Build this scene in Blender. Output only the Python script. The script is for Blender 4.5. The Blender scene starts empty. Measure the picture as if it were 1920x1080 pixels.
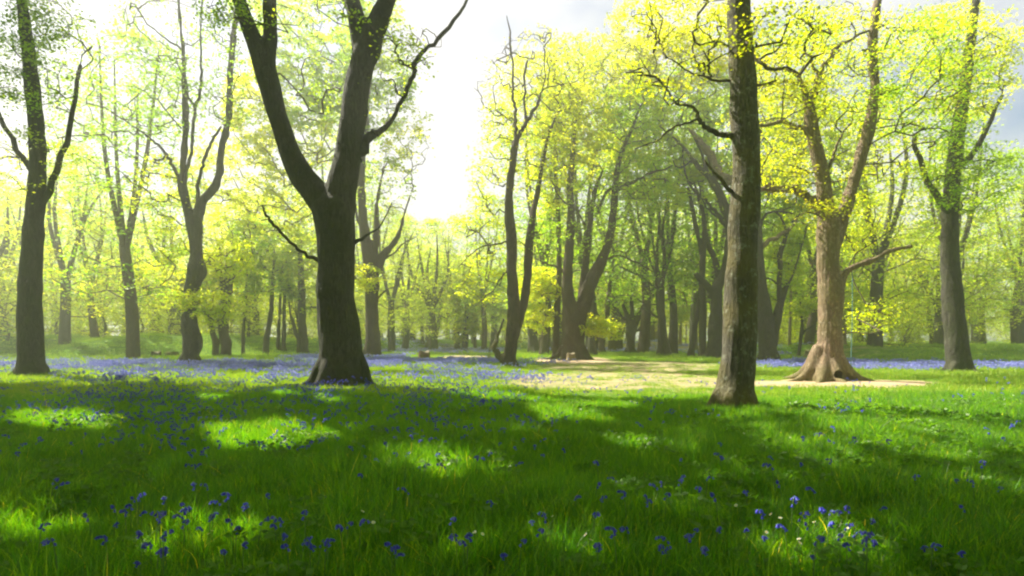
import bpy, math, random
import numpy as np
from mathutils import Vector, noise as mnoise

rng = np.random.default_rng(7)
random.seed(7)
SC = bpy.context.scene
COL = SC.collection
R = math.radians

# ------------------------------------------------------------------ camera
F = 1100.0          # focal length in pixels of a 1920 wide picture
EYE = 1.5
HZ = 636.0          # row of the horizon
cam_d = bpy.data.cameras.new('camera')
cam_d.sensor_width = 36.0
cam_d.lens = 36.0 * F / 1920.0
cam_d.shift_y = (HZ - 540.0) / 1920.0
cam_d.clip_end = 2000.0
cam = bpy.data.objects.new('camera', cam_d)
COL.objects.link(cam)
cam.location = (0, 0, EYE)
cam.rotation_euler = (R(90), 0, 0)
SC.camera = cam

# ------------------------------------------------------------------ light
SUN_EL, SUN_AZ = 50.0, -54.0          # azimuth from the view axis (+Y), negative = left
GLARE_CLOUD = (0.0, 0.0, 0.0)
world = bpy.data.worlds.new('World')
SC.world = world
world.use_nodes = True
wn = world.node_tree
bg = wn.nodes['Background']
sky = wn.nodes.new('ShaderNodeTexSky')
sky.sky_type = 'NISHITA'
sky.sun_disc = False
sky.sun_elevation = R(SUN_EL)
sky.sun_rotation = R(SUN_AZ)
sky.air_density = 1.0
sky.dust_density = 2.0
wtc = wn.nodes.new('ShaderNodeTexCoord')          # white cloud noise added to give the overexposed sky its glare
wns = wn.nodes.new('ShaderNodeTexNoise'); wns.inputs['Scale'].default_value = 2.1; wns.inputs['Detail'].default_value = 6.0
wmp = wn.nodes.new('ShaderNodeMapping'); wmp.inputs['Location'].default_value = GLARE_CLOUD; wmp.inputs['Scale'].default_value = (1, 1, 1.8)
wrp = wn.nodes.new('ShaderNodeValToRGB'); wrp.color_ramp.elements[0].position = .34; wrp.color_ramp.elements[1].position = .50
wmx = wn.nodes.new('ShaderNodeMix'); wmx.data_type = 'RGBA'; wmx.inputs[7].default_value = (5.8, 5.8, 5.9, 1)
wn.links.new(wtc.outputs['Generated'], wmp.inputs[0]); wn.links.new(wmp.outputs[0], wns.inputs['Vector'])
wn.links.new(wns.outputs['Fac'], wrp.inputs[0]); wn.links.new(wrp.outputs[0], wmx.inputs[0])
wn.links.new(sky.outputs[0], wmx.inputs[6]); wn.links.new(wmx.outputs[2], bg.inputs[0])
bg.inputs[1].default_value = 0.05
sun_d = bpy.data.lights.new('sun', 'SUN')
sun_d.energy = 5.0
sun_d.angle = R(0.53)
sun_d.color = (1.0, 0.93, 0.80)
sun = bpy.data.objects.new('sun', sun_d)
COL.objects.link(sun)
sdir = Vector((math.sin(R(SUN_AZ)) * math.cos(R(SUN_EL)), math.cos(R(SUN_AZ)) * math.cos(R(SUN_EL)), math.sin(R(SUN_EL))))
sun.rotation_euler = sdir.to_track_quat('Z', 'Y').to_euler()
sun.location = (-30, 20, 40)
SHX = -sdir.x / sdir.z      # shadow shift on the ground per metre of height
SHY = -sdir.y / sdir.z
SC.view_settings.view_transform = 'Standard'
SC.view_settings.look = 'None'
SC.view_settings.exposure = 1.75
SC.view_settings.gamma = 1.0
try:
    SC.view_settings.use_curve_mapping = False
except Exception:
    pass
cy = SC.cycles
cy.use_denoising = True
cy.max_bounces = 9
cy.diffuse_bounces = 6
cy.glossy_bounces = 1
cy.transmission_bounces = 4
cy.volume_bounces = 1
cy.transparent_max_bounces = 4
cy.caustics_reflective = False
cy.caustics_refractive = False
cy.sample_clamp_indirect = 6.0
cy.filter_width = 2.2

# ------------------------------------------------------------------ ground shape
_bx = [-400, 380, 600, 740, 900, 1150, 1300, 1450, 1560, 1700, 2300]
_by = [47, 50, 53, 76, 90, 84, 72, 58, 44, 40, 38]
_bh = [1.6, 1.6, 1.6, 1.4, 1.1, 0.8, 0.7, 0.55, 0.55, 0.6, 0.7]

def ground(x, y):
    x = np.asarray(x, float); y = np.asarray(y, float)
    px = 960 + F * x / np.maximum(y, 1.0)
    yb = np.interp(px, _bx, _by) + 1.8 * np.sin(x * .21) + 1.1 * np.sin(x * .57 + 1)
    h = np.interp(px, _bx, _bh)
    t = np.clip((y - yb) / 6.5, 0, 1)
    t = t * t * (3 - 2 * t)
    bank = t * (h + .22 * np.sin(x * .33 + y * .1) + .12 * np.sin(x * .9 + 2) + .1 * np.sin(y * .7))
    near = .02 * np.sin(x * 1.3 + .5 * y) + .018 * np.sin(y * 1.7 - x * .6) + .02 * np.sin(x * .4) * np.sin(y * .33)
    return bank + near

def gz(x, y):
    return float(ground(x, y))

def to_px(x, y, z):
    yy = np.maximum(y, .5)
    return 960 + F * x / yy, HZ - F * (z - EYE) / yy

def sinnoise(x, y, s=1.0, seed=0.0):
    x = x * s + seed; y = y * s - seed * .7
    return (np.sin(x * 1.7 + 1.3 * np.sin(y * 1.1)) + np.sin(y * 2.3 + 1.7 * np.sin(x * .9 + 2)) + .7 * np.sin((x + y) * 3.1 + 2 * np.sin(y * 1.9 - x))) / 2.7

# sun flecks and the edge of the shade as they lie on the grass
_sb = ([-300, 287, 420, 560, 620, 700, 780, 860, 960, 1010, 1150, 1300, 1400, 1500, 1633, 2300],
       [722, 726, 734, 731, 740, 737, 746, 756, 760, 774, 770, 768, 780, 806, 850, 905])
_fl = [(505, 828, 112, 27, 1.), (615, 832, 45, 12, .6), (625, 759, 26, 6, .8), (395, 752, 30, 6, .5), (545, 750, 30, 5, .5),
       (800, 888, 105, 32, .62), (720, 872, 40, 14, .5), (940, 885, 60, 20, .35), (1090, 793, 66, 13, .85), (1040, 780, 40, 9, .7),
       (1215, 846, 75, 8, .55), (1550, 1045, 135, 44, 1.), (1690, 1050, 70, 40, .7), (1275, 966, 62, 24, .7), (1330, 985, 60, 14, .35),
       (1085, 1050, 105, 38, .55), (425, 1012, 105, 42, .7), (310, 1030, 60, 40, .6), (1370, 888, 44, 11, .5), (880, 1062, 90, 22, .3),
       (1480, 845, 70, 22, .3), (1580, 880, 70, 20, .35), (1430, 905, 60, 14, .35), (1200, 930, 40, 14, .3), (130, 800, 110, 20, .7),
       (60, 980, 110, 36, .6), (1800, 950, 90, 24, .6), (1770, 870, 90, 16, .6), (310, 905, 30, 12, .35), (690, 815, 40, 6, .3),
       (1440, 815, 40, 6, .6), (980, 822, 50, 6, .35), (600, 930, 30, 8, .2)]

def lit(x, y):
    y2 = np.maximum(y, .8)
    px = 960 + F * x / y2
    py = HZ + F * EYE / y2
    wob = 9 * sinnoise(x, y, 1.1) * np.clip((py - 640) / 80, .2, 2)
    b = np.interp(px, *_sb)
    L = 1 - np.clip((py + wob - b) / 12 + .5, 0, 1)
    L = L * np.clip(1.2 + .6 * sinnoise(x, y, .45, 3.), 0, 1)
    L = np.where(py < 662, .45, L)
    L = np.maximum(L, np.clip((px - 1080) / 250, 0, 1) * np.clip(.50 + .75 * sinnoise(x, y, 1.9, 8.), 0, .97) * (py > 700) * (py < 985))
    nz = sinnoise(x, y, 3.3, 4.) + .6 * sinnoise(x, y, 8., 1.)
    for cx, cyy, rx, ry, s in _fl:
        d = ((px + wob * 1.5 - cx) / rx) ** 2 + ((py + wob * .3 - cyy) / ry) ** 2 + .42 * nz
        L = np.maximum(L, (s ** .08) * np.clip(1.95 - 1.3 * d, 0, 1))
    return np.where(y < .8, 0, L)

def sky_gap(px, py):
    def e(cx, cyy, rx, ry):
        return ((px - cx) / rx) ** 2 + ((py - cyy) / ry) ** 2
    d = np.minimum(e(862, 170, 50, 130), e(825, 310, 50, 62))
    d = np.minimum(d, e(755, 395, 45, 30) + .35)
    d = np.minimum(d, e(880, 40, 95, 90))
    return np.clip(1.5 - d * 1.0, 0, 1)

# ------------------------------------------------------------------ materials
def mat(name):
    m = bpy.data.materials.new(name)
    m.use_nodes = True
    m.node_tree.nodes.clear()
    return m, m.node_tree

def N(t, typ, **kw):
    n = t.nodes.new(typ)
    for k, v in kw.items():
        setattr(n, k, v)
    return n

def ramp(t, fac, stops):
    r = N(t, 'ShaderNodeValToRGB')
    e = r.color_ramp.elements
    while len(e) > 1:
        e.remove(e[-1])
    e[0].position = stops[0][0]; e[0].color = (*stops[0][1], 1)
    for p, c in stops[1:]:
        q = e.new(p); q.color = (*c, 1)
    t.links.new(fac, r.inputs[0])
    return r.outputs[0]

def noise_tex(t, vec, scale, detail=4, rough=.6):
    n = N(t, 'ShaderNodeTexNoise')
    n.inputs['Scale'].default_value = scale
    n.inputs['Detail'].default_value = detail
    n.inputs['Roughness'].default_value = rough
    t.links.new(vec, n.inputs['Vector'])
    return n.outputs['Fac']

def mixc(t, fac, a, b, mode='MIX'):
    m = N(t, 'ShaderNodeMix', data_type='RGBA', blend_type=mode)
    for s, v in ((0, fac), (6, a), (7, b)):
        if hasattr(v, 'is_output'):
            t.links.new(v, m.inputs[s])
        else:
            m.inputs[s].default_value = v if s == 0 else (*v, 1)
    return m.outputs[2]

def math_(t, op, a, b=0.0, clamp=False):
    m = N(t, 'ShaderNodeMath', operation=op, use_clamp=clamp)
    for i, v in enumerate((a, b)):
        if hasattr(v, 'is_output'):
            t.links.new(v, m.inputs[i])
        else:
            m.inputs[i].default_value = v
    return m.outputs[0]

def leaf_mat(name, stops, trans_gain=(1.9, 1.65, .4), tf=.62):
    """thin leaf: diffuse + translucent, colour varied per leaf and per tree"""
    m, t = mat(name)
    a = N(t, 'ShaderNodeAttribute', attribute_name='rnd')
    o = N(t, 'ShaderNodeObjectInfo')
    s = math_(t, 'ADD', math_(t, 'MULTIPLY', a.outputs['Fac'], .7), math_(t, 'MULTIPLY', o.outputs['Random'], .3))
    c = ramp(t, s, stops)
    d = N(t, 'ShaderNodeBsdfDiffuse'); tr = N(t, 'ShaderNodeBsdfTranslucent')
    t.links.new(c, d.inputs[0])
    t.links.new(mixc(t, 1.0, c, trans_gain, 'MULTIPLY'), tr.inputs[0])
    mx = N(t, 'ShaderNodeMixShader'); mx.inputs[0].default_value = tf
    t.links.new(d.outputs[0], mx.inputs[1]); t.links.new(tr.outputs[0], mx.inputs[2])
    g = N(t, 'ShaderNodeBsdfGlossy'); g.inputs['Roughness'].default_value = .5
    g.inputs[0].default_value = (.8, .8, .7, 1)
    m2 = N(t, 'ShaderNodeMixShader'); m2.inputs[0].default_value = .04
    t.links.new(mx.outputs[0], m2.inputs[1]); t.links.new(g.outputs[0], m2.inputs[2])
    out = N(t, 'ShaderNodeOutputMaterial')
    t.links.new(m2.outputs[0], out.inputs[0])
    return m

M = {}
M['green'] = leaf_mat('beech_leaves', [(0, (.10, .25, .006)), (.5, (.20, .36, .008)), (1, (.38, .46, .010))])
M['lime'] = leaf_mat('lime_leaves', [(0, (.19, .35, .006)), (.5, (.35, .47, .008)), (1, (.52, .54, .012))])
M['gold'] = leaf_mat('young_oak_leaves', [(0, (.16, .28, .010)), (.5, (.30, .385, .016)), (1, (.44, .44, .035))])
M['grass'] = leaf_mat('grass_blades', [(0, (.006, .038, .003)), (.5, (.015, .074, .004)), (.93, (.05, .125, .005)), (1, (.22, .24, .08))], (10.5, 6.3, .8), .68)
M['turf'] = leaf_mat('turf_blades_sunlit_tone', [(0, (.10, .26, .006)), (.5, (.19, .37, .010)), (.85, (.36, .44, .06)), (1, (.50, .48, .20))], (1.5, 1.3, .7), .5)  # paler than the grass: sunlight on the clearing put into the colour
M['fern'] = leaf_mat('fern_leaves', [(0, (.05, .16, .01)), (1, (.12, .26, .015))])
M['petal'] = leaf_mat('bluebell_petals', [(0, (.02, .022, .42)), (.6, (.045, .05, .56)), (1, (.15, .15, .75))], (1.2, 1.2, 1.2), .35)  # deep copy: foreground shade put into the petal colour
M['petal_sunlit'] = leaf_mat('bluebell_petals_sunlit', [(0, (.13, .15, .50)), (.6, (.22, .25, .66)), (1, (.45, .46, .82))], (1.2, 1.2, 1.2), .35)  # pale copy: sun and haze put into the distant petals' colour
M['white_petal'] = leaf_mat('white_petals', [(0, (.75, .72, .66)), (1, (.82, .82, .78))], (1, 1, 1), .3)

def bark_mat(name, base, dark, moss, moss_amt, scale=1.0, lichen=None, bump=.5, gain=.72):
    m, t = mat(name)
    tc = N(t, 'ShaderNodeTexCoord')
    mp = N(t, 'ShaderNodeMapping'); mp.inputs['Scale'].default_value = (1, 1, .22)
    t.links.new(tc.outputs['Object'], mp.inputs[0])
    fine = noise_tex(t, mp.outputs[0], 22 * scale, 5, .7)
    mid = noise_tex(t, tc.outputs['Object'], 3.0 * scale, 4, .6)
    big = noise_tex(t, tc.outputs['Object'], 1.1, 3, .5)
    crk = noise_tex(t, mp.outputs[0], 8.5 * scale, 4, .55)
    crk = math_(t, 'MULTIPLY', math_(t, 'ABSOLUTE', math_(t, 'SUBTRACT', crk, .5)), 14.0, True)     # 0 in a fissure
    c = mixc(t, ramp(t, fine, [(.32, (0, 0, 0)), (.62, (1, 1, 1))]), dark, base)
    c = mixc(t, math_(t, 'MULTIPLY', math_(t, 'SUBTRACT', 1.0, crk), .7), c, tuple(v * .55 for v in dark))
    c = mixc(t, math_(t, 'MULTIPLY', ramp(t, mid, [(.42, (0, 0, 0)), (.62, (1, 1, 1))]), .55), c, tuple(v * .62 for v in base))
    c = mixc(t, math_(t, 'MULTIPLY', ramp(t, big, [(.42, (0, 0, 0)), (.60, (1, 1, 1))]), moss_amt), c, moss)
    if lichen:
        li = noise_tex(t, tc.outputs['Object'], 5.5, 5, .75)
        c = mixc(t, math_(t, 'MULTIPLY', ramp(t, li, [(.55, (0, 0, 0)), (.64, (1, 1, 1))]), .6), c, lichen)
    geo = N(t, 'ShaderNodeSeparateXYZ'); t.links.new(tc.outputs['Object'], geo.inputs[0])
    lo = N(t, 'ShaderNodeMapRange'); lo.inputs[1].default_value = .9; lo.inputs[2].default_value = 0.0
    t.links.new(geo.outputs[2], lo.inputs[0])
    c = mixc(t, math_(t, 'MULTIPLY', math_(t, 'MULTIPLY', lo.outputs[0], mid), 1.1, True), c, moss)
    c = mixc(t, 1.0, c, (gain, gain, gain), 'MULTIPLY')
    b = N(t, 'ShaderNodeBump'); b.inputs['Strength'].default_value = bump; b.inputs['Distance'].default_value = .055
    t.links.new(math_(t, 'ADD', math_(t, 'ADD', fine, mid), math_(t, 'MULTIPLY', crk, .7)), b.inputs['Height'])
    p = N(t, 'ShaderNodeBsdfPrincipled'); p.inputs['Roughness'].default_value = .85
    p.inputs['Specular IOR Level'].default_value = .25
    t.links.new(c, p.inputs['Base Color']); t.links.new(b.outputs[0], p.inputs['Normal'])
    out = N(t, 'ShaderNodeOutputMaterial'); t.links.new(p.outputs[0], out.inputs[0])
    return m

M['bark_dark'] = bark_mat('smooth_dark_bark', (.15, .14, .105), (.055, .05, .038), (.06, .08, .022), .5, 1.0, (.13, .13, .10), .8, .52)
M['bark_mossy'] = bark_mat('mossy_oak_bark', (.15, .135, .10), (.05, .045, .032), (.16, .135, .03), .55, 1.2, (.30, .32, .24), .8, .95)
M['bark_brown'] = bark_mat('brown_bark', (.19, .135, .085), (.08, .055, .035), (.09, .10, .03), .35, 1.0, None, .8, .50)
M['bark_tan'] = bark_mat('tan_bark', (.33, .235, .16), (.17, .11, .07), (.17, .16, .05), .45, 1.0, (.42, .36, .27), .8, .92)
M['bark_grey'] = bark_mat('grey_bark', (.16, .145, .115), (.07, .062, .05), (.08, .10, .03), .4, 1.0, None, .7, .55)
M['twig'] = bark_mat('twig_bark', (.15, .115, .08), (.08, .06, .04), (.10, .11, .04), .3, 2.0, None, .3)
M['wood_pale'] = bark_mat('pale_dead_wood', (.42, .34, .25), (.25, .19, .13), (.30, .27, .12), .2, 1.4, None, .6)
M['stump'] = bark_mat('reddish_stump_wood', (.30, .16, .11), (.15, .08, .055), (.14, .12, .05), .2, 1.4, None, .7)
M['bark_black'] = bark_mat('weathered_dark_wood', (.05, .05, .05), (.02, .02, .02), (.04, .05, .03), .2, 1.4, None, .6)

def flat_mat(name, col, rough=.7):
    m, t = mat(name)
    tc = N(t, 'ShaderNodeTexCoord')
    n = noise_tex(t, tc.outputs['Object'], 30)
    p = N(t, 'ShaderNodeBsdfPrincipled'); p.inputs['Roughness'].default_value = rough
    t.links.new(mixc(t, math_(t, 'MULTIPLY', n, .4), col, tuple(v * .6 for v in col)), p.inputs['Base Color'])
    out = N(t, 'ShaderNodeOutputMaterial'); t.links.new(p.outputs[0], out.inputs[0])
    return m
M['rope'] = flat_mat('teal_rope', (.12, .30, .36))
M['stem'] = flat_mat('green_stems', (.10, .20, .03))
M['yellow'] = flat_mat('daisy_yellow', (.7, .5, .04))

def ground_mat():
    m, t = mat('woodland_turf')
    g = N(t, 'ShaderNodeNewGeometry')
    pos = g.outputs['Position']
    a = N(t, 'ShaderNodeAttribute', attribute_name='worn_sunlit')
    n1 = noise_tex(t, pos, 1.1, 6, .7)
    n2 = noise_tex(t, pos, 14, 6, .75)
    n3 = noise_tex(t, pos, .35, 4, .6)
    grass = mixc(t, ramp(t, n2, [(.3, (0, 0, 0)), (.7, (1, 1, 1))]), (.035, .095, .006), (.10, .20, .012))
    grass = mixc(t, math_(t, 'MULTIPLY', ramp(t, n1, [(.45, (0, 0, 0)), (.62, (1, 1, 1))]), .5), grass, (.14, .20, .025))
    soil = mixc(t, n2, (.30, .20, .13), (.55, .42, .31))
    soil = mixc(t, math_(t, 'MULTIPLY', ramp(t, n1, [(.4, (0, 0, 0)), (.6, (1, 1, 1))]), .4), soil, (.26, .24, .07))
    w = math_(t, 'ADD', a.outputs['Fac'], math_(t, 'MULTIPLY', math_(t, 'SUBTRACT', math_(t, 'ADD', math_(t, 'MULTIPLY', n1, .6), math_(t, 'MULTIPLY', n2, .4)), .5), 1.7))
    fac = ramp(t, w, [(.40, (0, 0, 0)), (.75, (1, 1, 1))])
    fac = math_(t, 'MULTIPLY', fac, math_(t, 'MINIMUM', math_(t, 'MULTIPLY', a.outputs['Fac'], 6), 1.0))
    c = mixc(t, fac, grass, soil)
    p = N(t, 'ShaderNodeBsdfPrincipled'); p.inputs['Roughness'].default_value = .95
    p.inputs['Specular IOR Level'].default_value = .1
    b = N(t, 'ShaderNodeBump'); b.inputs['Strength'].default_value = .8; b.inputs['Distance'].default_value = .06
    t.links.new(n2, b.inputs['Height']); t.links.new(b.outputs[0], p.inputs['Normal'])
    t.links.new(c, p.inputs['Base Color'])
    out = N(t, 'ShaderNodeOutputMaterial'); t.links.new(p.outputs[0], out.inputs[0])
    return m
M['ground'] = ground_mat()

# ------------------------------------------------------------------ mesh helpers
def mesh_np(name, V, Q, m, smooth=False, rnd=None, tris=None):
    """quads Q (n,4) and optional triangles as one mesh"""
    V = np.asarray(V, np.float32)
    Q = np.asarray(Q, np.int32).reshape(-1, 4)
    me = bpy.data.meshes.new(name)
    nt = 0 if tris is None else len(tris)
    me.vertices.add(len(V)); me.vertices.foreach_set('co', V.ravel())
    loops = Q.ravel()
    if nt:
        loops = np.concatenate([loops, np.asarray(tris, np.int32).ravel()])
    me.loops.add(len(loops)); me.loops.foreach_set('vertex_index', loops)
    me.polygons.add(len(Q) + nt)
    st = np.concatenate([np.arange(len(Q)) * 4, len(Q) * 4 + np.arange(nt) * 3]).astype(np.int32)
    me.polygons.foreach_set('loop_start', st)
    if smooth:
        me.polygons.foreach_set('use_smooth', np.ones(len(Q) + nt, bool))
    me.update(calc_edges=True)
    if rnd is not None:
        at = me.attributes.new('rnd', 'FLOAT', 'POINT')
        at.data.foreach_set('value', np.asarray(rnd, np.float32))
    me.materials.append(m)
    return me

def link(name, me, parent=None, kind=None, loc=None, label=None):
    o = bpy.data.objects.new(name, me)
    COL.objects.link(o)
    if parent is not None:
        o.parent = parent
    if loc is not None:
        o.location = loc
    if kind:
        o['kind'] = kind
    if label:
        o['label'] = label
    return o

def thing(name, label, cat, loc, group=None):
    o = bpy.data.objects.new(name, None)
    COL.objects.link(o)
    o.location = loc
    o.empty_display_size = .3
    o['label'] = label; o['category'] = cat
    if group:
        o['group'] = group
    return o

def tag(o, label, cat, group=None):
    o['label'] = label; o['category'] = cat
    if group:
        o['group'] = group
    return o

def catmull(P, n_per=4):
    P = np.asarray(P, float)
    if len(P) < 3:
        t = np.linspace(0, 1, n_per + 1)[:, None]
        return P[0] * (1 - t) + P[-1] * t
    Q = np.vstack([2 * P[0] - P[1], P, 2 * P[-1] - P[-2]])
    out = []
    t = np.arange(n_per)[:, None] / n_per
    for i in range(1, len(Q) - 2):
        a, b, c, d = Q[i - 1], Q[i], Q[i + 1], Q[i + 2]
        out.append(.5 * ((2 * b) + (-a + c) * t + (2 * a - 5 * b + 4 * c - d) * t ** 2 + (-a + 3 * b - 3 * c + d) * t ** 3))
    out.append(P[-1][None])
    return np.vstack(out)

class Tubes:
    def __init__(self):
        self.V = []; self.Q = []; self.T = []; self.n = 0
    def add(self, P, rad, sides=6, cap=True, wob=0.0):
        P = np.asarray(P, float); k = len(P)
        rad = np.asarray(rad, float)
        T = np.gradient(P, axis=0)
        T /= np.linalg.norm(T, axis=1)[:, None] + 1e-9
        up = np.array([0, 1.0, 0]) if abs(T[0, 1]) < .8 else np.array([1.0, 0, 0])
        nrm = np.zeros((k, 3)); v = up
        for i in range(k):
            v = v - T[i] * np.dot(v, T[i]); v = v / (np.linalg.norm(v) + 1e-9)
            nrm[i] = v
        bi = np.cross(T, nrm)
        a = np.linspace(0, 2 * np.pi, sides, endpoint=False)
        rr = rad[:, None] * np.ones((1, sides))
        if wob:
            ph = rng.uniform(0, 6.28, 4)
            z = np.arange(k)[:, None]
            rr = rr * (1 + wob * (np.sin(2 * a + ph[0] + z * .35) + .7 * np.sin(3 * a + ph[1] - z * .5) + .5 * np.sin(5 * a + ph[2] + z * .9)))
        ring = P[:, None, :] + rr[:, :, None] * (np.cos(a)[None, :, None] * nrm[:, None, :] + np.sin(a)[None, :, None] * bi[:, None, :])
        self.V.append(ring.reshape(-1, 3))
        i = np.arange(k - 1)[:, None] * sides; j = np.arange(sides)[None, :]; j2 = (j + 1) % sides
        q = np.stack([i + j, i + j2, i + sides + j2, i + sides + j], -1).reshape(-1, 4) + self.n
        self.Q.append(q)
        m = k * sides
        if cap:
            self.V.append(P[[0, -1]])
            j = np.arange(sides); j2 = (j + 1) % sides
            self.T.append(np.stack([np.full(sides, m), j2, j], -1) + self.n)
            e = (k - 1) * sides
            self.T.append(np.stack([np.full(sides, m + 1), e + j, e + j2], -1) + self.n)
            m += 2
        self.n += m
    def mesh(self, name, m, off=(0, 0, 0), smooth=True):
        return mesh_np(name, np.vstack(self.V) - np.asarray(off), np.vstack(self.Q), m, smooth, None,
                       np.vstack(self.T) if self.T else None)

def remesh(me, voxel, lump=.03, cuts=()):
    o = bpy.data.objects.new('tmp', me); COL.objects.link(o)
    r = o.modifiers.new('r', 'REMESH'); r.mode = 'VOXEL'; r.voxel_size = voxel
    s = o.modifiers.new('s', 'SMOOTH'); s.iterations = 3; s.factor = .6
    tmp = []
    for c, sc in cuts:
        import bmesh
        bm = bmesh.new(); bmesh.ops.create_icosphere(bm, subdivisions=3, radius=1.0)
        for v in bm.verts:
            v.co = Vector((v.co.x * sc[0] + c[0], v.co.y * sc[1] + c[1], v.co.z * sc[2] + c[2]))
        m2 = bpy.data.meshes.new('cut'); bm.to_mesh(m2); bm.free()
        oc = bpy.data.objects.new('cut', m2); COL.objects.link(oc); tmp.append(oc)
        b = o.modifiers.new('b', 'BOOLEAN'); b.operation = 'DIFFERENCE'; b.object = oc; b.solver = 'EXACT'
    dg = bpy.context.evaluated_depsgraph_get()
    out = bpy.data.meshes.new_from_object(o.evaluated_get(dg), preserve_all_data_layers=False, depsgraph=dg)
    for q in tmp:
        bpy.data.objects.remove(q)
    mt = me.materials[0]
    bpy.data.objects.remove(o)
    bpy.data.meshes.remove(me)
    n = len(out.vertices)
    co = np.empty(n * 3, np.float32); out.vertices.foreach_get('co', co); co = co.reshape(-1, 3)
    nn = np.empty(n * 3, np.float32); out.vertex_normals.foreach_get('vector', nn); nn = nn.reshape(-1, 3)
    x, y, z = co.T
    ang = np.arctan2(y, x)
    d = (np.sin(x * 4.1 + z * 1.3) * np.sin(y * 3.7 - z * 1.9) + .7 * np.sin(z * 5.3 + x * 6) * np.sin(y * 6.1 + 1) + .45 * np.sin(x * 13 + z * 3) * np.sin(y * 12 - z * 4))
    d = d + .25 * np.sin(ang * 17 + 1.5 * np.sin(z * 2.2))
    out.vertices.foreach_set('co', (co + nn * (lump * d)[:, None]).ravel())
    out.polygons.foreach_set('use_smooth', np.ones(len(out.polygons), bool))
    out.update()
    if not out.materials:
        out.materials.append(mt)
    return out

def leaves(anchors, per, spread, size, shape=.34, gap=True, prune=1.0, mask=True, droop=.15):
    """rhombic leaves in flat sprays round each anchor; returns V, Q, rnd"""
    A = np.asarray(anchors, float).reshape(-1, 3)
    per = np.broadcast_to(np.asarray(per), (len(A),)).astype(int)
    idx = np.repeat(np.arange(len(A)), per)
    n = len(idx)
    # each anchor is a tilted fan
    tilt = rng.normal(0, .28, (len(A), 2))
    sp = np.broadcast_to(np.asarray(spread, float), (len(A),)) * rng.uniform(.7, 1.25, len(A))
    r = np.sqrt(rng.uniform(0, 1, n)) * sp[idx]
    th = rng.uniform(0, 2 * np.pi, n)
    dx, dy = r * np.cos(th), r * np.sin(th)
    dz = dx * tilt[idx, 0] + dy * tilt[idx, 1] + rng.normal(0, 1, n) * sp[idx] * shape * .5 - droop * r * r / sp[idx]
    c = A[idx] + np.stack([dx, dy, dz], 1)
    if mask:  # leaves cut from the crowns to shape sun flecks on the grass
        keep = np.ones(n, bool)
        gx, gy = c[:, 0] + SHX * c[:, 2], c[:, 1] + SHY * c[:, 2]
        keep &= rng.uniform(0, 1, n) > lit(gx, gy) * (prune + (np.where(c[:, 0] > 2, .38, .93) - prune) * np.clip((HZ + F * EYE / np.maximum(gy, .8) - 690) / 15, 0, 1) * (prune < 1)) * (c[:, 2] > 2.2)
        if gap:
            px, py = to_px(*c.T)
            keep &= rng.uniform(0, 1, n) > .97 * sky_gap(px, py) * (c[:, 1] > 1)
        c = c[keep]; idx = idx[keep]; n = len(c)
    nrm = np.stack([rng.normal(0, .55, n), rng.normal(0, .55, n), np.ones(n)], 1)
    nrm /= np.linalg.norm(nrm, axis=1)[:, None]
    u = rng.normal(0, 1, (n, 3)); u -= nrm * (u * nrm).sum(1)[:, None]
    u /= np.linalg.norm(u, axis=1)[:, None]
    v = np.cross(nrm, u)
    s = size * rng.uniform(.65, 1.3, n)[:, None]
    V = np.stack([c - u * s * .5, c + v * s * .34 + nrm * s * .06, c + u * s * .5, c - v * s * .34 + nrm * s * .06], 1).reshape(-1, 3)
    Q = np.arange(n * 4).reshape(-1, 4)
    base = rng.uniform(0, 1, len(A))
    rn = np.clip(.55 * base[idx] + .45 * rng.uniform(0, 1, n), 0, 1)
    return V, Q, np.repeat(rn, 4)

def colonise(skel, targets, step=.7, wig=.12, rk=.0085, rmax=.16, up_pen=.7):
    """grow thin branches from skeleton points to each target; returns Tubes"""
    skel = np.asarray(skel, float); targets = np.asarray(targets, float)
    nodes = [p for p in skel]; parent = [-1] * len(skel)
    cap = len(skel) + 9 * len(targets) + 16
    arr = np.zeros((cap, 3)); arr[:len(skel)] = skel
    cnt = len(skel); par = np.full(cap, -1, int); load = np.zeros(cap)
    d0 = np.array([np.min(np.linalg.norm(skel - q, axis=1)) for q in targets])
    chains = []
    for ti in np.argsort(d0):
        q = targets[ti]
        a = arr[:cnt]
        dv = q - a
        dist = np.linalg.norm(dv, axis=1)
        cost = dist + up_pen * np.maximum(0, a[:, 2] - q[2] + .1 * dist) * 1.2
        i = int(np.argmin(cost)); L = dist[i]
        k = int(min(8, max(2, round(L / step))))
        p0 = a[i].copy()
        t = np.linspace(0, 1, k + 1)[1:, None]
        side = rng.normal(0, 1, 3) * L * wig
        arch = np.array([0, 0, 1.0]) * L * rng.uniform(-.02, .16)
        P = p0 + (q - p0) * t + (side + arch) * np.sin(np.pi * t) + rng.normal(0, .035 * L / k * 2, (k, 3)) * (t < .999)
        ids = [i]
        for p in P:
            arr[cnt] = p; par[cnt] = ids[-1]; ids.append(cnt); cnt += 1
        chains.append(ids)
        j = ids[-1]
        while j != -1:
            load[j] += 1; j = par[j]
    tb = Tubes()
    for ids in chains:
        P = arr[ids]
        ld = load[ids[1:]]
        rad = np.concatenate([[0], np.minimum(rk * ld ** .55, rmax)])
        rad[0] = rad[1] * 1.15
        tb.add(P, rad, 5 if rad[1] > .04 else 4, cap=False)
    return tb

def W(px, py, Y):
    return np.array([(px - 960) / F * Y, Y, EYE + (HZ - py) / F * Y])

TREE_FOOT = []
CROWN_N = 2.4

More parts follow.
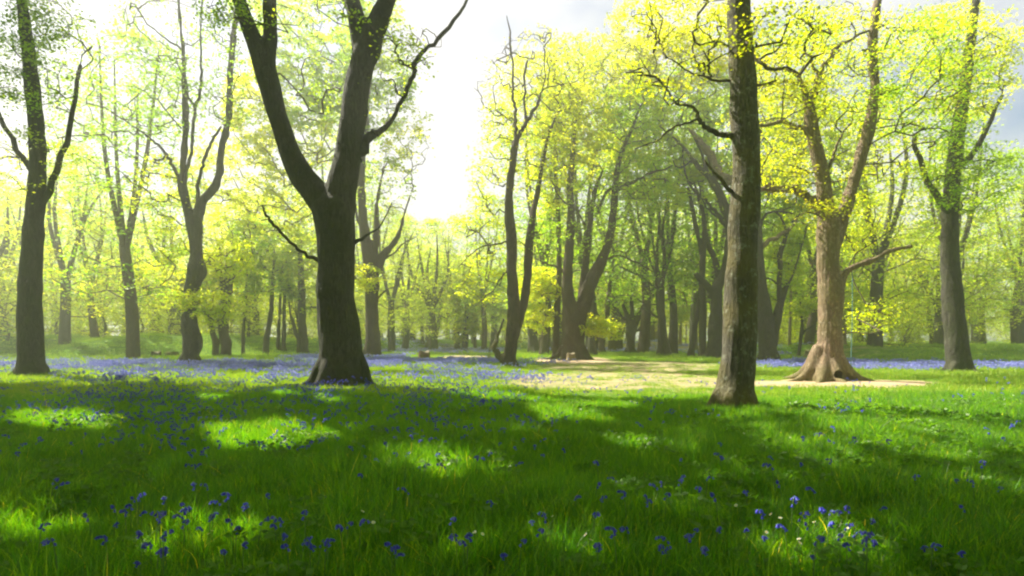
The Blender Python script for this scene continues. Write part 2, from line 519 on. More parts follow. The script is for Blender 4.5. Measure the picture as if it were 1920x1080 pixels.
def conv(st, Y, npp=4):
    P = []; r = []
    for s in st:
        y = Y + (s[3] if len(s) > 3 else 0)
        P.append(W(s[0], s[1], y)); r.append(s[2] * .5 / F * y)
    P4 = catmull(np.c_[np.array(P), np.array(r)], npp)
    return P4[:, :3], np.maximum(P4[:, 3], .004)

def hero(label, Y, trunk, branches=(), crowns=(), bark='bark_dark', leaf='green', voxel=.06, lump=.02, roots=6, root_len=1.0,
         leaf_size=.10, cuts=(), group=None, name='tree', prune=.30, extra_targets=None, twig_mat='twig', cat='tree', per=84, spread=.6, gap=True, root_r=.55, boards=()):
    b = trunk[0][0]
    leaf_size = max(leaf_size, Y * .0047)
    base = W(b[0], b[1], Y)
    g = gz(base[0], base[1]); base[2] = g
    tb = Tubes(); skel = []
    for st in trunk:
        P, r = conv(st, Y, 5)
        if st is trunk[0]:
            P = np.vstack([[P[0][0], P[0][1], min(P[0][2], g) - .35], P]); r = np.r_[r[0], r]
        tb.add(P, r, 18, wob=.028)
        skel.append(P[(P[:, 2] > g + 2.0)])
    r0 = trunk[0][1][2] * .5 / F * Y
    for k in range(roots):
        a = 2 * math.pi * (k + rng.uniform(-.25, .25)) / roots
        L = r0 + root_len * rng.uniform(.6, 1.15)
        d = np.array([math.cos(a), math.sin(a), 0]); s = np.array([-math.sin(a), math.cos(a), 0]) * rng.uniform(-.25, .25)
        zt = r0 * rng.uniform(1.2, 2.2)
        P = [base + d * r0 * .45 + [0, 0, zt], base + d * r0 * .92 + [0, 0, zt * .42], base + d * (r0 + .35 * (L - r0)) + s * .4 + [0, 0, .09 * zt],
             base + d * L + s + [0, 0, -.10]]
        rr = np.array([.30, root_r * .62, root_r * .40, .12]) * r0
        PP = catmull(np.c_[np.array(P), rr], 4)
        tb.add(PP[:, :3], PP[:, 3], 8)
    root = thing(name, label, cat, base, group)
    me = tb.mesh('trunk', M[bark], base)
    me = remesh(me, voxel, lump, cuts)
    link('trunk', me, root)
    TREE_FOOT.append((base[0], base[1], r0 * 1.5 + .1))
    for br in branches:
        bm_ = bark
        if isinstance(br[0], str):
            bm_, br = br[0], br[1]
        P, r = conv(br, Y, 4)
        P = P + np.r_[np.zeros((1, 3)), rng.normal(0, 1, (len(P) - 1, 3)) * r[1:, None] * .35]
        t2 = Tubes(); t2.add(P, r, 8, wob=.05)
        link('branch', t2.mesh('branch', M[bm_], base), root)
        skel.append(P)
    high = np.vstack([s[s[:, 2] > s[-1, 2] * .72] for s in skel[:len(trunk)] if len(s)])
    skel = np.vstack([s for s in skel if len(s)])
    byleaf = {}; allT = []
    for cr in crowns:
        cx, cyy, rx, ry, n = cr[:5]; n = int(n * CROWN_N)
        lm = cr[5] if len(cr) > 5 else leaf
        dep = cr[6] if len(cr) > 6 else 0.0       # depth offset
        dens = cr[7] if len(cr) > 7 else 1.0
        th = rng.uniform(0, 2 * np.pi, n); q = np.sqrt(rng.uniform(0, 1, n))
        px = cx + rx * q * np.cos(th); py = cyy + ry * q * np.sin(th)
        yy = np.maximum(Y + dep + rng.uniform(-1, 1, n) * (.8 * rx / F * Y), 4.5)
        Pw = np.stack([(px - 960) / F * yy, yy, EYE + (HZ - py) / F * yy], 1)
        Pw = Pw[(Pw[:, 2] > 1.3)]
        allT.append(Pw)
        byleaf.setdefault(lm, []).append((Pw, dens))
    if extra_targets is not None and len(extra_targets):
        byleaf.setdefault(leaf, []).append((extra_targets, -1))  # added shade canopy joins this tree's crown
    if extra_targets is not None and len(extra_targets):
        tw = colonise(high, extra_targets, rmax=.09)
        link('upper_twigs', tw.mesh('upper_twigs', M[twig_mat], base), root, kind='stuff')
    if byleaf:
        if any(c for c in crowns):
            tw = colonise(skel, np.vstack(allT), rmax=.028 * max(1, Y / 25))
            link('twigs', tw.mesh('twigs', M[twig_mat], base), root, kind='stuff')
        for lm, sets in byleaf.items():
            Vs = []; Rn = []
            for Pw, dens in sets:
                if dens < 0:
                    V, Q, rn = leaves(Pw, 50, .9, .27, prune=1.0)
                else:
                    V, Q, rn = leaves(Pw, rng.poisson(per * dens, len(Pw)), spread, leaf_size, prune=prune, gap=gap)
                Vs.append(V); Rn.append(rn)
            V = np.vstack(Vs)
            if len(V) == 0:
                continue
            me = mesh_np('crown', V - base, np.arange(len(V)).reshape(-1, 4), M[lm], False, np.concatenate(Rn))
            link('crown', me, root, kind='stuff')
    return root

# ------------------------------------------------------------------ ground sheet
def axis(segs):
    out = []
    for a, b, s in segs:
        out.append(np.arange(a, b, s))
    return np.concatenate(out + [[segs[-1][1]]])
gx = axis([(-300, -70, 10), (-70, -30, 1.6), (-30, 30, .4), (30, 70, 1.6), (70, 300, 10)])
gy = axis([(-60, 0, 6), (0, 40, .4), (40, 100, 1.0), (100, 340, 10)])
GX, GY = np.meshgrid(gx, gy)
GZ = ground(GX, GY)
nx, ny = len(gx), len(gy)
ii = (np.arange(ny - 1)[:, None] * nx + np.arange(nx - 1)[None, :])
Q = np.stack([ii, ii + 1, ii + nx + 1, ii + nx], -1).reshape(-1, 4)
gme = mesh_np('ground', np.stack([GX, GY, GZ], -1).reshape(-1, 3), Q, M['ground'], True)

def worn_sunlit(x, y):  # trodden soil, plus pale glade spots standing in for sunlight
    y2 = np.maximum(y, .8)
    px = 960 + F * x / y2; py = HZ + F * EYE / y2
    w = np.zeros_like(px)
    for cx, cyy, rx, ry, s, sl in [(1570, 719, 190, 9, 1.0, 0), (1548, 712, 70, 10, 1., 0), (1180, 688, 190, 12, .62, 0), (1170, 714, 260, 20, .62, 0.0),
                               (1075, 676, 80, 7, .8, 0), (870, 671, 60, 5, .7, 0), (1590, 785, 190, 13, .42, .18), (1760, 800, 200, 20, .4, .1),
                               (1290, 728, 120, 9, .45, 0), (1500, 745, 120, 10, .35, 0), (1360, 766, 60, 6, .6, 0), (1250, 742, 230, 14, .4, 0), (1540, 752, 150, 14, .42, 0), (1640, 900, 60, 16, .4, 0),
                               (1540, 925, 40, 10, .5, 0), (1610, 970, 60, 12, .45, 0), (640, 727, 62, 6, .6, 0), (357, 686, 30, 4, .5, 0),
                               (1610, 668, 120, 7, .45, 0), (1250, 655, 160, 5, .6, 0), (570, 650, 50, 8, .5, .2), (480, 655, 30, 6, .35, 0)]:
        d = ((px - cx) / rx) ** 2 + ((py - cyy - (px - cx) * sl) / ry) ** 2
        w = np.maximum(w, s * np.clip(1.6 - d, 0, 1))
    return np.where(y < 1, .2, w)
at = gme.attributes.new('worn_sunlit', 'FLOAT', 'POINT')
at.data.foreach_set('value', worn_sunlit(GX, GY).ravel().astype(np.float32))
go = link('ground', gme, kind='structure')
go['label'] = 'woodland turf with trodden sandy patches and a glade coloured paler as sunlit'

# ------------------------------------------------------------------ leaf points added in unseen upper crowns, laid out to shade the grass
def canopy_points(n):
    gy_ = rng.uniform(1.0, 21, n); gx_ = rng.uniform(-1, 1, n) * (gy_ * 1.0 + 3)
    L = lit(gx_, gy_)
    py = HZ + F * EYE / gy_
    b = np.interp(960 + F * gx_ / gy_, *_sb)
    ok = (py > b - 6) & (rng.uniform(0, 1, n) > L * .9)
    H = np.maximum(11.0, (3.2 + .64 * gy_) / (1 + .64 * SHY)) + rng.uniform(0, 3.2, n)
    P = np.stack([gx_ - SHX * H, gy_ - SHY * H, H], 1)[ok]
    return P
CP = canopy_points(6500)
n_ = 2300
CP2 = np.stack([rng.uniform(-20, 20, n_), rng.uniform(-16, 8, n_), rng.uniform(11.5, 16.5, n_)], 1)  # unseen canopy added overhead to cut the sky light
for xa_, xb_, ya_, yb_, n_ in ((5, 32, 7, 18.5, 1500), (-36, -20, 3, 18, 700), (-20, 20, 8, 18.5, 500)):
    CP2 = np.vstack([CP2, np.stack([rng.uniform(xa_, xb_, n_), rng.uniform(ya_, yb_, n_), rng.uniform(13.6, 17.5, n_)], 1)])
owners = np.array([[-5.5, 19.0], [-16.5, 10.5], [5.0, 12.8], [-13.0, 2.0], [-22., 21.0]])
own = np.argmin(np.linalg.norm(CP[:, None, :2] - owners[None], axis=2) * np.array([1, 1, 1.1, 1, 1]), axis=1)

# ------------------------------------------------------------------ the trees that can be told apart
# stem points: (column, row, width in pixels[, metres further away]) at the distance given
hero('massive dark forked beech in the left foreground with two smooth limbs', 19.0,
     trunk=[[(640, 722, 92), (639, 690, 82), (638, 650, 78), (634, 600, 75), (630, 560, 70), (628, 545, 72), (631, 500, 66), (630, 450, 70), (627, 412, 78), (625, 385, 78), (622, 368, 50), (620, 356, 20)],
            [(618, 400, 56), (590, 360, 52), (562, 325, 46), (541, 280, 37), (522, 220, 36), (505, 160, 40), (494, 120, 40), (478, 80, 32), (462, 40, 28), (440, -30, 22), (405, -120, 18, -2), (380, -190, 12, -3)],
            [(500, 135, 34), (503, 100, 28), (507, 60, 26), (505, 0, 23), (515, -80, 18, 2), (530, -170, 12, 4)],
            [(634, 400, 60), (642, 340, 56), (653, 290, 51), (661, 230, 49), (668, 170, 46), (678, 125, 46), (690, 90, 50), (699, 65, 44), (718, 20, 34), (750, -60, 26, -2), (790, -150, 16, -4)],
            [(684, 110, 40), (674, 60, 36), (662, 10, 30), (640, -70, 24, 2), (630, -160, 14, 4)]],
     branches=[[(668, 300, 24), (690, 262, 19), (708, 250, 13), (736, 220, 8), (756, 182, 9), (770, 150, 9), (782, 115, 10), (797, 95, 7), (830, 62, 8), (870, 10, 6), (900, -60, 4)],
               [(600, 489, 9, .2), (577, 480, 7), (552, 462, 6), (520, 428, 5.5), (503, 410, 5), (498, 398, 5), (491, 385, 3)],
               [(520, 428, 3), (505, 412, 2.5), (488, 414, 1.5)],
               [(664, 455, 8), (690, 440, 5), (715, 420, 3), (735, 380, 2)]],
     crowns=[(560, 20, 190, 50, 26, 'green', 0, .6), (770, 90, 60, 45, 26, 'lime', 0, .7), (600, 160, 50, 60, 14, 'green', 3, .6), (740, 160, 40, 40, 10, 'lime', 0, .5)],
     bark='bark_dark', voxel=.045, lump=.014, roots=7, root_len=.75, root_r=.5, extra_targets=CP[own == 0])

hero('tall slim lichened trunk in the right foreground, greenish bark with sunlit ochre foot', 12.8,
     trunk=[[(1377, 765, 74), (1379, 735, 70), (1382, 700, 66), (1386, 640, 62), (1389, 580, 60), (1390, 520, 58), (1391, 490, 55), (1394, 440, 53), (1397, 380, 54), (1400, 330, 50), (1399, 270, 50), (1395, 210, 49), (1392, 150, 47), (1389, 100, 46), (1387, 50, 44), (1385, -30, 38), (1390, -120, 30), (1400, -230, 20), (1410, -330, 10)]],
     branches=[[(1375, 259, 12), (1352, 252, 10), (1330, 245, 9), (1318, 232, 8.5), (1309, 222, 8), (1305, 208, 6), (1288, 198, 5.5), (1268, 194, 5), (1258, 178, 4.5), (1240, 155, 4.5), (1222, 143, 4.5), (1195, 141, 3)],
               [(1309, 222, 5), (1290, 230, 4), (1268, 236, 4), (1250, 248, 4), (1235, 262, 3), (1208, 272, 2.5), (1190, 280, 1.5)],
               [(1222, 143, 3), (1210, 125, 2.5), (1198, 106, 1.5)],
               [(1222, 143, 2.5), (1232, 120, 2), (1225, 100, 1.2)],
               [(1372, 150, 6), (1345, 152, 5), (1325, 145, 4), (1300, 138, 3.5), (1285, 130, 3), (1270, 118, 2.5), (1250, 108, 1.5)],
               [(1370, 88, 5), (1352, 82, 5), (1335, 79, 5), (1312, 84, 2.5)],
               [(1335, 79, 3), (1332, 68, 2.5), (1318, 60, 1.5)],
               [(1412, 105, 7, .3), (1430, 122, 6), (1445, 130, 6), (1478, 127, 4), (1500, 140, 2.5)],
               [(1412, 160, 5), (1432, 158, 4), (1455, 150, 3)],
               [(1372, 360, 9), (1350, 335, 6), (1335, 320, 5), (1322, 300, 3.5)]],
     crowns=[(1250, 130, 80, 60, 12, 'gold', 0, .45), (1330, 40, 160, 60, 30, 'gold', 0, .5), (1480, 60, 90, 60, 18, 'gold', 0, .5)],
     bark='bark_mossy', voxel=.035, lump=.012, roots=6, root_len=.32, root_r=.55, leaf_size=.075, spread=.42, extra_targets=CP[own == 2])

hero('stout pale brown oak at right with flared roots and a hollow at its foot', 21.7,
     trunk=[[(1550, 711, 80), (1552, 695, 62), (1554, 670, 50), (1556, 640, 44), (1557, 600, 42), (1558, 565, 42), (1557, 540, 44), (1553, 500, 38), (1553, 460, 40), (1554, 420, 40), (1548, 385, 30), (1543, 340, 27), (1534, 295, 25), (1526, 255, 24), (1519, 215, 22), (1516, 180, 16)],
            [(1560, 465, 30), (1572, 430, 27), (1586, 390, 24), (1600, 345, 22), (1612, 300, 22), (1624, 262, 23), (1634, 215, 20), (1640, 160, 18), (1636, 100, 18), (1640, 40, 16), (1660, -60, 13), (1690, -160, 9)],
            [(1566, 553, 26), (1577, 532, 18), (1584, 515, 14), (1594, 504, 11), (1612, 496, 10), (1636, 488, 10), (1670, 470, 9), (1710, 462, 7)]],
     branches=[[(1518, 200, 13), (1528, 168, 12), (1537, 140, 9), (1545, 122, 8), (1556, 112, 9), (1562, 95, 8), (1580, 82, 6), (1605, 69, 5), (1640, 50, 3)],
               [(1537, 140, 7), (1524, 125, 6), (1520, 108, 5), (1525, 88, 5), (1531, 66, 4), (1538, 30, 2)],
               [(1514, 190, 11), (1503, 160, 10), (1490, 138, 8), (1470, 128, 8), (1446, 130, 7), (1432, 118, 6), (1418, 110, 5)],
               [(1535, 268, 10), (1517, 250, 10), (1498, 238, 9), (1470, 230, 8), (1440, 232, 7), (1424, 236, 5)],
               [(1550, 410, 18), (1535, 388, 18), (1512, 368, 16), (1490, 356, 14), (1462, 352, 13), (1436, 354, 11), (1420, 352, 9)],
               [(1508, 162, 5), (1480, 152, 6), (1460, 156, 5), (1432, 160, 5), (1418, 155, 4)],
               [(1572, 625, 3), (1582, 628, 2.2), (1600, 622, 2), (1625, 626, 1.6), (1650, 620, 1.2)],
               [(1545, 330, 7), (1560, 300, 6), (1566, 280, 5), (1580, 250, 4), (1600, 225, 3)]],
     crowns=[(1450, 250, 90, 120, 40, 'lime', 4, .55), (1600, 180, 90, 160, 60, 'lime', 5, .6), (1500, 120, 110, 90, 50, 'green', 7, .7), (1600, 420, 60, 60, 26, 'lime', 4, .7), (1470, 140, 75, 60, 36, 'gold', 0, .6), (1560, 160, 70, 80, 24, 'lime', 0, .5), (1470, 300, 60, 70, 22, 'gold', 0, .5), (1590, 60, 120, 60, 34, 'lime', 0, .6),
             (1660, 280, 80, 120, 26, 'lime', 2, .6), (1740, 150, 120, 130, 50, 'green', 0, .8), (1640, 590, 50, 25, 12, 'lime', 2, .5), (1545, 395, 50, 20, 6, 'gold', -1, .6)],
     bark='bark_tan', leaf='lime', voxel=.04, lump=.02, roots=8, root_len=1.15, root_r=.6, cuts=[((.02, -.72, .18), (.20, .55, .24))])

hero('slender leaning trunk near the middle with bare dead leaders in the sky', 30.5,
     trunk=[[(955, 690, 32), (956, 665, 25), (961, 620, 24), (963, 580, 23), (962, 540, 22), (959, 500, 20), (960, 460, 20), (956, 420, 19), (954, 380, 17), (956, 345, 15), (961, 310, 14), (964, 280, 14), (969, 258, 11)],
            [(962, 640, 16, .4), (974, 600, 16, .6), (984, 560, 16, .8), (989, 520, 16, 1), (991, 480, 17, 1), (994, 445, 16, 1), (1000, 400, 12, 1.2), (1010, 350, 10, 1.5), (1018, 300, 8, 2), (1030, 250, 6, 2), (1050, 200, 4, 3)]],
     branches=[[(968, 262, 8), (966, 235, 6), (966, 205, 5.5), (961, 180, 5), (962, 160, 4.5), (961, 120, 4), (957, 90, 4), (956, 60, 3), (950, 30, 1.5)],
               [(968, 262, 9), (978, 243, 8), (986, 230, 8), (998, 212, 7), (1006, 198, 6), (1011, 182, 5), (1016, 172, 3), (1025, 164, 2.5), (1058, 158, 1.5)],
               [(988, 228, 5), (984, 200, 4.5), (984, 165, 4), (983, 140, 4), (989, 114, 4)],
               [(1014, 175, 2.5), (1022, 145, 2.5), (1020, 115, 2), (1022, 100, 3), (1019, 88, 2)],
               [(1026, 164, 2), (1030, 130, 2), (1026, 115, 2), (1030, 100, 1.2)],
               [(958, 450, 4), (935, 458, 3), (905, 462, 2.5), (880, 480, 2), (860, 500, 1.2)],
               [(960, 500, 3), (940, 520, 2.5), (925, 545, 1.6)],
               ('bark_mossy', [(950, 672, 15), (936, 668, 14), (928, 650, 9), (935, 625, 6), (944, 600, 4)])],
     crowns=[(1000, 280, 70, 80, 34, 'lime', 1, .35), (925, 330, 45, 90, 36, 'lime', 1, .7), (935, 190, 50, 90, 40, 'lime', 2, .7), (985, 120, 70, 60, 40, 'gold', 3, .5), (1040, 200, 60, 70, 26, 'gold', 2, .3), (905, 520, 50, 50, 18, 'lime', 1, .6), (905, 420, 50, 50, 24, 'lime', 2, .5), (1010, 90, 60, 40, 12, 'gold', 2, .35), (1010, 440, 50, 50, 14, 'green', 1, .35)],
     bark='bark_brown', voxel=.05, lump=.016, roots=5, root_len=.55)

hero('gnarled grey tree on the far left with a swollen trunk and upswept forked limbs', 33.7,
     trunk=[[(357, 685, 33), (358, 665, 30), (361, 640, 33), (356, 610, 27), (357, 585, 29), (358, 560, 28), (362, 535, 27), (370, 505, 33), (369, 480, 24), (366, 450, 22), (364, 425, 27), (357, 405, 22), (350, 385, 17), (343, 355, 16), (340, 330, 13)],
            [(368, 425, 18), (376, 385, 18), (388, 368, 16), (403, 350, 15), (411, 325, 14), (413, 300, 13), (416, 275, 13), (425, 240, 12), (430, 200, 12), (431, 150, 11), (435, 100, 11), (440, 50, 10), (450, -20, 8), (455, -100, 5)],
            [(341, 340, 11), (345, 290, 11), (348, 240, 11), (347, 190, 11), (346, 165, 10), (344, 120, 8), (342, 80, 7), (336, 20, 5), (330, -60, 3)]],
     branches=[[(346, 345, 7), (355, 300, 6), (362, 250, 6), (366, 205, 5.5), (376, 160, 5), (378, 110, 4), (376, 60, 3), (380, 0, 2)],
               [(344, 360, 7), (335, 332, 7), (320, 305, 6), (310, 288, 5.5), (296, 272, 5), (275, 255, 4), (240, 230, 2.5)],
               [(312, 290, 4), (305, 298, 3.5), (292, 300, 3)],
               [(372, 390, 8), (371, 350, 7), (378, 320, 6), (387, 290, 6), (398, 262, 5), (415, 238, 4)],
               [(346, 170, 5), (362, 195, 5), (366, 205, 5)],
               [(346, 100, 4), (332, 85, 4), (312, 74, 3), (290, 55, 2)],
               [(340, 240, 2.5), (326, 225, 2.5), (311, 207, 2)],
               [(352, 560, 4), (340, 545, 3), (320, 540, 2), (300, 535, 1.3)]],
     crowns=[(360, 110, 90, 60, 44, 'green', 0, .6), (300, 180, 90, 90, 42, 'green', 1, .45), (430, 160, 50, 80, 26, 'green', -1, .6), (390, 565, 45, 22, 14, 'lime', -1.2, .6), (350, 560, 26, 14, 7, 'lime', -1.6, .6),
             (300, 350, 60, 60, 26, 'lime', 1, .5), (430, 480, 45, 40, 18, 'lime', 1, .7), (320, 450, 50, 50, 18, 'lime', 2, .6), (180, 200, 110, 160, 70, 'green', 0, .6), (410, 590, 30, 20, 9, 'lime', -1, .6), (350, 10, 150, 60, 40, 'green', 0, .7)],
     bark='bark_grey', voxel=.06, lump=.03, roots=5, root_len=.5)

hero('grey oak standing right behind the forked beech, its short limbs spreading at mid height', 46.0,
     trunk=[[(698, 671, 34), (699, 655, 29), (699, 620, 26), (697, 580, 25), (697, 545, 26), (695, 510, 30), (690, 475, 23), (684, 440, 20), (680, 400, 16), (677, 350, 14), (680, 300, 12), (686, 250, 10), (690, 190, 7), (700, 120, 4)],
            [(704, 510, 22), (718, 480, 15), (733, 462, 12), (745, 445, 9), (752, 425, 6), (760, 395, 4), (775, 350, 3)],
            [(697, 500, 18), (703, 470, 13), (706, 430, 11), (706, 390, 8), (712, 350, 6), (720, 310, 4)]],
     branches=[[(690, 540, 8), (676, 530, 7), (664, 518, 5), (655, 500, 3)],
               [(708, 560, 4), (722, 545, 3), (740, 538, 2)],
               [(716, 485, 5), (735, 478, 3.5), (758, 455, 2.5), (780, 445, 1.5)],
               [(688, 440, 6), (672, 415, 5), (665, 380, 4), (650, 340, 2)]],
     crowns=[(590, 150, 100, 90, 90, 'green', 0, .9), (705, 160, 70, 100, 70, 'green', 1, .8), (720, 350, 60, 60, 40, 'green', 1, .25), (690, 520, 30, 24, 12, 'lime', -1, .6), (560, 270, 80, 60, 40, 'lime', 0, .7), (600, 20, 160, 60, 70, 'green', 0, .8),
             (760, 260, 50, 60, 26, 'lime', 0, .5), (520, 380, 80, 60, 36, 'lime', 0, .6), (480, 200, 60, 90, 60, 'lime', 0, .7), (420, 330, 110, 60, 60, 'lime', 3, .6), (330, 520, 90, 60, 40, 'lime', 4, .7)],
     bark='bark_brown', voxel=.075, lump=.03, roots=5, root_len=.7)

hero('broad reddish brown trunk dividing low into a V, beside a slim pole trunk', 43.0,
     trunk=[[(1074, 674, 54), (1073, 660, 46), (1074, 640, 43), (1075, 620, 43), (1073, 600, 42), (1068, 575, 30), (1064, 545, 22), (1064, 510, 19), (1067, 470, 18), (1070, 430, 17), (1071, 390, 14), (1069, 350, 13), (1073, 300, 11), (1076, 250, 8), (1080, 200, 5)],
            [(1083, 605, 30), (1093, 575, 28), (1102, 545, 27), (1111, 522, 25), (1124, 498, 22), (1136, 470, 18), (1144, 440, 16), (1150, 400, 14), (1153, 360, 13), (1157, 320, 11), (1168, 280, 9), (1185, 240, 7), (1200, 200, 4)],
            [(1090, 560, 16, .8), (1096, 510, 14, .8), (1100, 480, 13, 1), (1104, 440, 12, 1), (1108, 400, 10, 1), (1115, 360, 8, 1), (1130, 320, 5, 1)]],
     branches=[[(1152, 360, 6), (1175, 345, 6), (1200, 335, 5), (1225, 322, 4.5), (1245, 318, 3), (1262, 310, 2)],
               [(1120, 400, 6), (1135, 365, 6), (1160, 345, 5), (1180, 350, 3)],
               [(1066, 520, 5), (1045, 500, 4), (1025, 495, 3), (1005, 485, 2)],
               [(1125, 492, 5), (1160, 480, 4), (1190, 490, 3), (1225, 510, 2)],
               [(1104, 440, 4), (1085, 400, 4), (1050, 370, 3), (1035, 340, 2)]],
     crowns=[(1100, 140, 110, 80, 90, 'gold', 1, .32), (1000, 180, 60, 90, 50, 'lime', 2, .5), (1085, 230, 70, 80, 70, 'lime', 1, .7), (1180, 220, 60, 70, 50, 'green', 1, .4), (1140, 400, 90, 80, 130, 'green', 0, .12), (1160, 300, 90, 60, 50, 'lime', 3, .35), (1010, 560, 40, 60, 34, 'lime', 2, 1.), (1120, 610, 26, 16, 14, 'lime', -.6, .9), (1200, 330, 60, 50, 36, 'green', 1, .5), (1030, 330, 50, 70, 34, 'lime', 1, .4)],
     bark='bark_brown', voxel=.07, lump=.02, roots=6, root_len=1.1)

hero('slim straight pole trunk standing close against the left of the V shaped trunk', 45.0,
     trunk=[[(1042, 670, 17), (1043, 650, 13), (1044, 600, 12), (1046, 560, 11.5), (1048, 520, 11), (1048, 470, 10), (1047, 420, 9), (1044, 360, 8), (1040, 300, 6), (1042, 240, 4)]],
     crowns=[(1040, 300, 50, 90, 40, 'lime', 0, .5), (1040, 420, 30, 50, 12, 'green', 0, .4)],
     bark='bark_brown', voxel=.06, lump=.015, roots=4, root_len=.5)

hero('short fat pollard with a cut off top between the leaning trunk and the slim pole', 62.0,
     trunk=[[(1001, 663, 26), (1000, 650, 21), (999, 635, 18), (998, 618, 18), (999, 600, 15), (1000, 585, 8)]],
     branches=[[(996, 620, 7), (988, 605, 5), (982, 590, 3)], [(1003, 618, 6), (1010, 600, 5), (1014, 580, 3)]],
     crowns=[(998, 545, 34, 45, 60, 'lime', 0, 1.), (985, 590, 24, 20, 18, 'lime', -1, 1.)], bark='bark_grey', voxel=.09, lump=.04, roots=5, root_len=.6, leaf_size=.19, per=30)

hero('pollard with a pale torn limb right of the V shaped trunk', 58.0,
     trunk=[[(1129, 663, 17), (1128, 650, 13), (1129, 630, 13), (1130, 612, 19), (1126, 600, 12), (1118, 590, 8), (1112, 560, 7), (1112, 520, 6)],
            [(1132, 615, 12), (1138, 600, 10), (1140, 575, 9), (1143, 540, 8), (1148, 500, 7), (1150, 440, 5)]],
     branches=[('wood_pale', [(1131, 612, 5), (1135, 590, 5), (1137, 565, 4), (1139, 550, 3)])],
     crowns=[(1130, 520, 50, 60, 40, 'green', 0, .3), (1150, 620, 25, 18, 14, 'lime', 1, .9)], bark='bark_brown', voxel=.08, lump=.03, roots=4, root_len=.5, leaf_size=.17, per=30)

hero('squat dark tree with a fan of twisted branches and roots spread on the grass', 61.0,
     trunk=[[(1181, 663, 24), (1182, 650, 17), (1183, 630, 17), (1184, 612, 21), (1180, 600, 12), (1174, 588, 8), (1168, 570, 6)],
            [(1188, 612, 13), (1196, 596, 12), (1204, 582, 10), (1212, 565, 9), (1222, 545, 7), (1228, 520, 4)],
            [(1184, 610, 10), (1186, 590, 8), (1184, 560, 7), (1188, 520, 5), (1192, 480, 3)]],
     branches=[[(1192, 620, 5), (1205, 612, 4), (1218, 606, 3), (1230, 604, 2)], [(1178, 600, 6), (1164, 592, 5), (1150, 570, 4), (1140, 545, 2)],
               [(1205, 580, 5), (1215, 572, 4), (1232, 570, 3)]],
     crowns=[(1180, 500, 70, 60, 70, 'green', 0, .3), (1200, 570, 50, 30, 30, 'green', 1, .6)], bark='bark_dark', voxel=.08, lump=.04, roots=7, root_len=1.5, leaf_size=.17, per=30)

hero('stocky leaning tree behind the dark twisted one, its trunk half hidden in leaves', 72.0,
     trunk=[[(1160, 658, 17), (1161, 640, 14), (1164, 620, 15), (1169, 600, 12), (1172, 570, 8), (1178, 530, 5)]],
     crowns=[(1165, 560, 36, 36, 50, 'lime', 0, .9)], bark='bark_brown', voxel=.1, lump=.03, roots=4, root_len=.5, leaf_size=.2, per=30)

hero('twin stemmed tree with a thicket of thin upright branches and pale broken twigs', 51.0,
     trunk=[[(1236, 669, 14), (1238, 650, 11), (1239, 610, 11), (1238, 580, 13), (1236, 550, 13), (1232, 520, 9), (1232, 480, 7), (1235, 430, 5), (1238, 380, 4)],
            [(1254, 670, 16), (1249, 650, 12), (1245, 620, 11), (1242, 590, 12), (1240, 560, 12), (1242, 530, 9), (1246, 490, 7), (1242, 440, 6), (1250, 380, 4), (1256, 330, 3)]],
     branches=[[(1236, 550, 6), (1222, 535, 5), (1205, 520, 4), (1180, 508, 3), (1160, 500, 2)],
               [(1240, 600, 4), (1225, 590, 4), (1212, 580, 3), (1195, 578, 2)],
               [(1236, 535, 6), (1224, 500, 5), (1212, 460, 5), (1200, 420, 4), (1190, 370, 3)],
               [(1238, 520, 5), (1226, 470, 4), (1220, 420, 4), (1212, 370, 3)],
               [(1243, 520, 5), (1256, 480, 4), (1264, 430, 4), (1270, 380, 3)],
               ('wood_pale', [(1245, 565, 3.5), (1254, 560, 3), (1255, 550, 3), (1252, 545, 2)]),
               ('wood_pale', [(1262, 541, 2), (1274, 545, 2.4), (1284, 556, 2.6), (1288, 575, 2)]),
               ('wood_pale', [(1222, 540, 2), (1232, 534, 2.6), (1240, 541, 2)])],
     crowns=[(1225, 430, 60, 60, 110, 'green', 0, .12), (1250, 340, 50, 50, 40, 'green', 0, .4), (1215, 510, 60, 40, 30, 'green', 0, .4), (1275, 520, 30, 60, 20, 'green', 1, .6)],
     bark='bark_grey', voxel=.07, lump=.02, roots=5, root_len=.7, per=32)

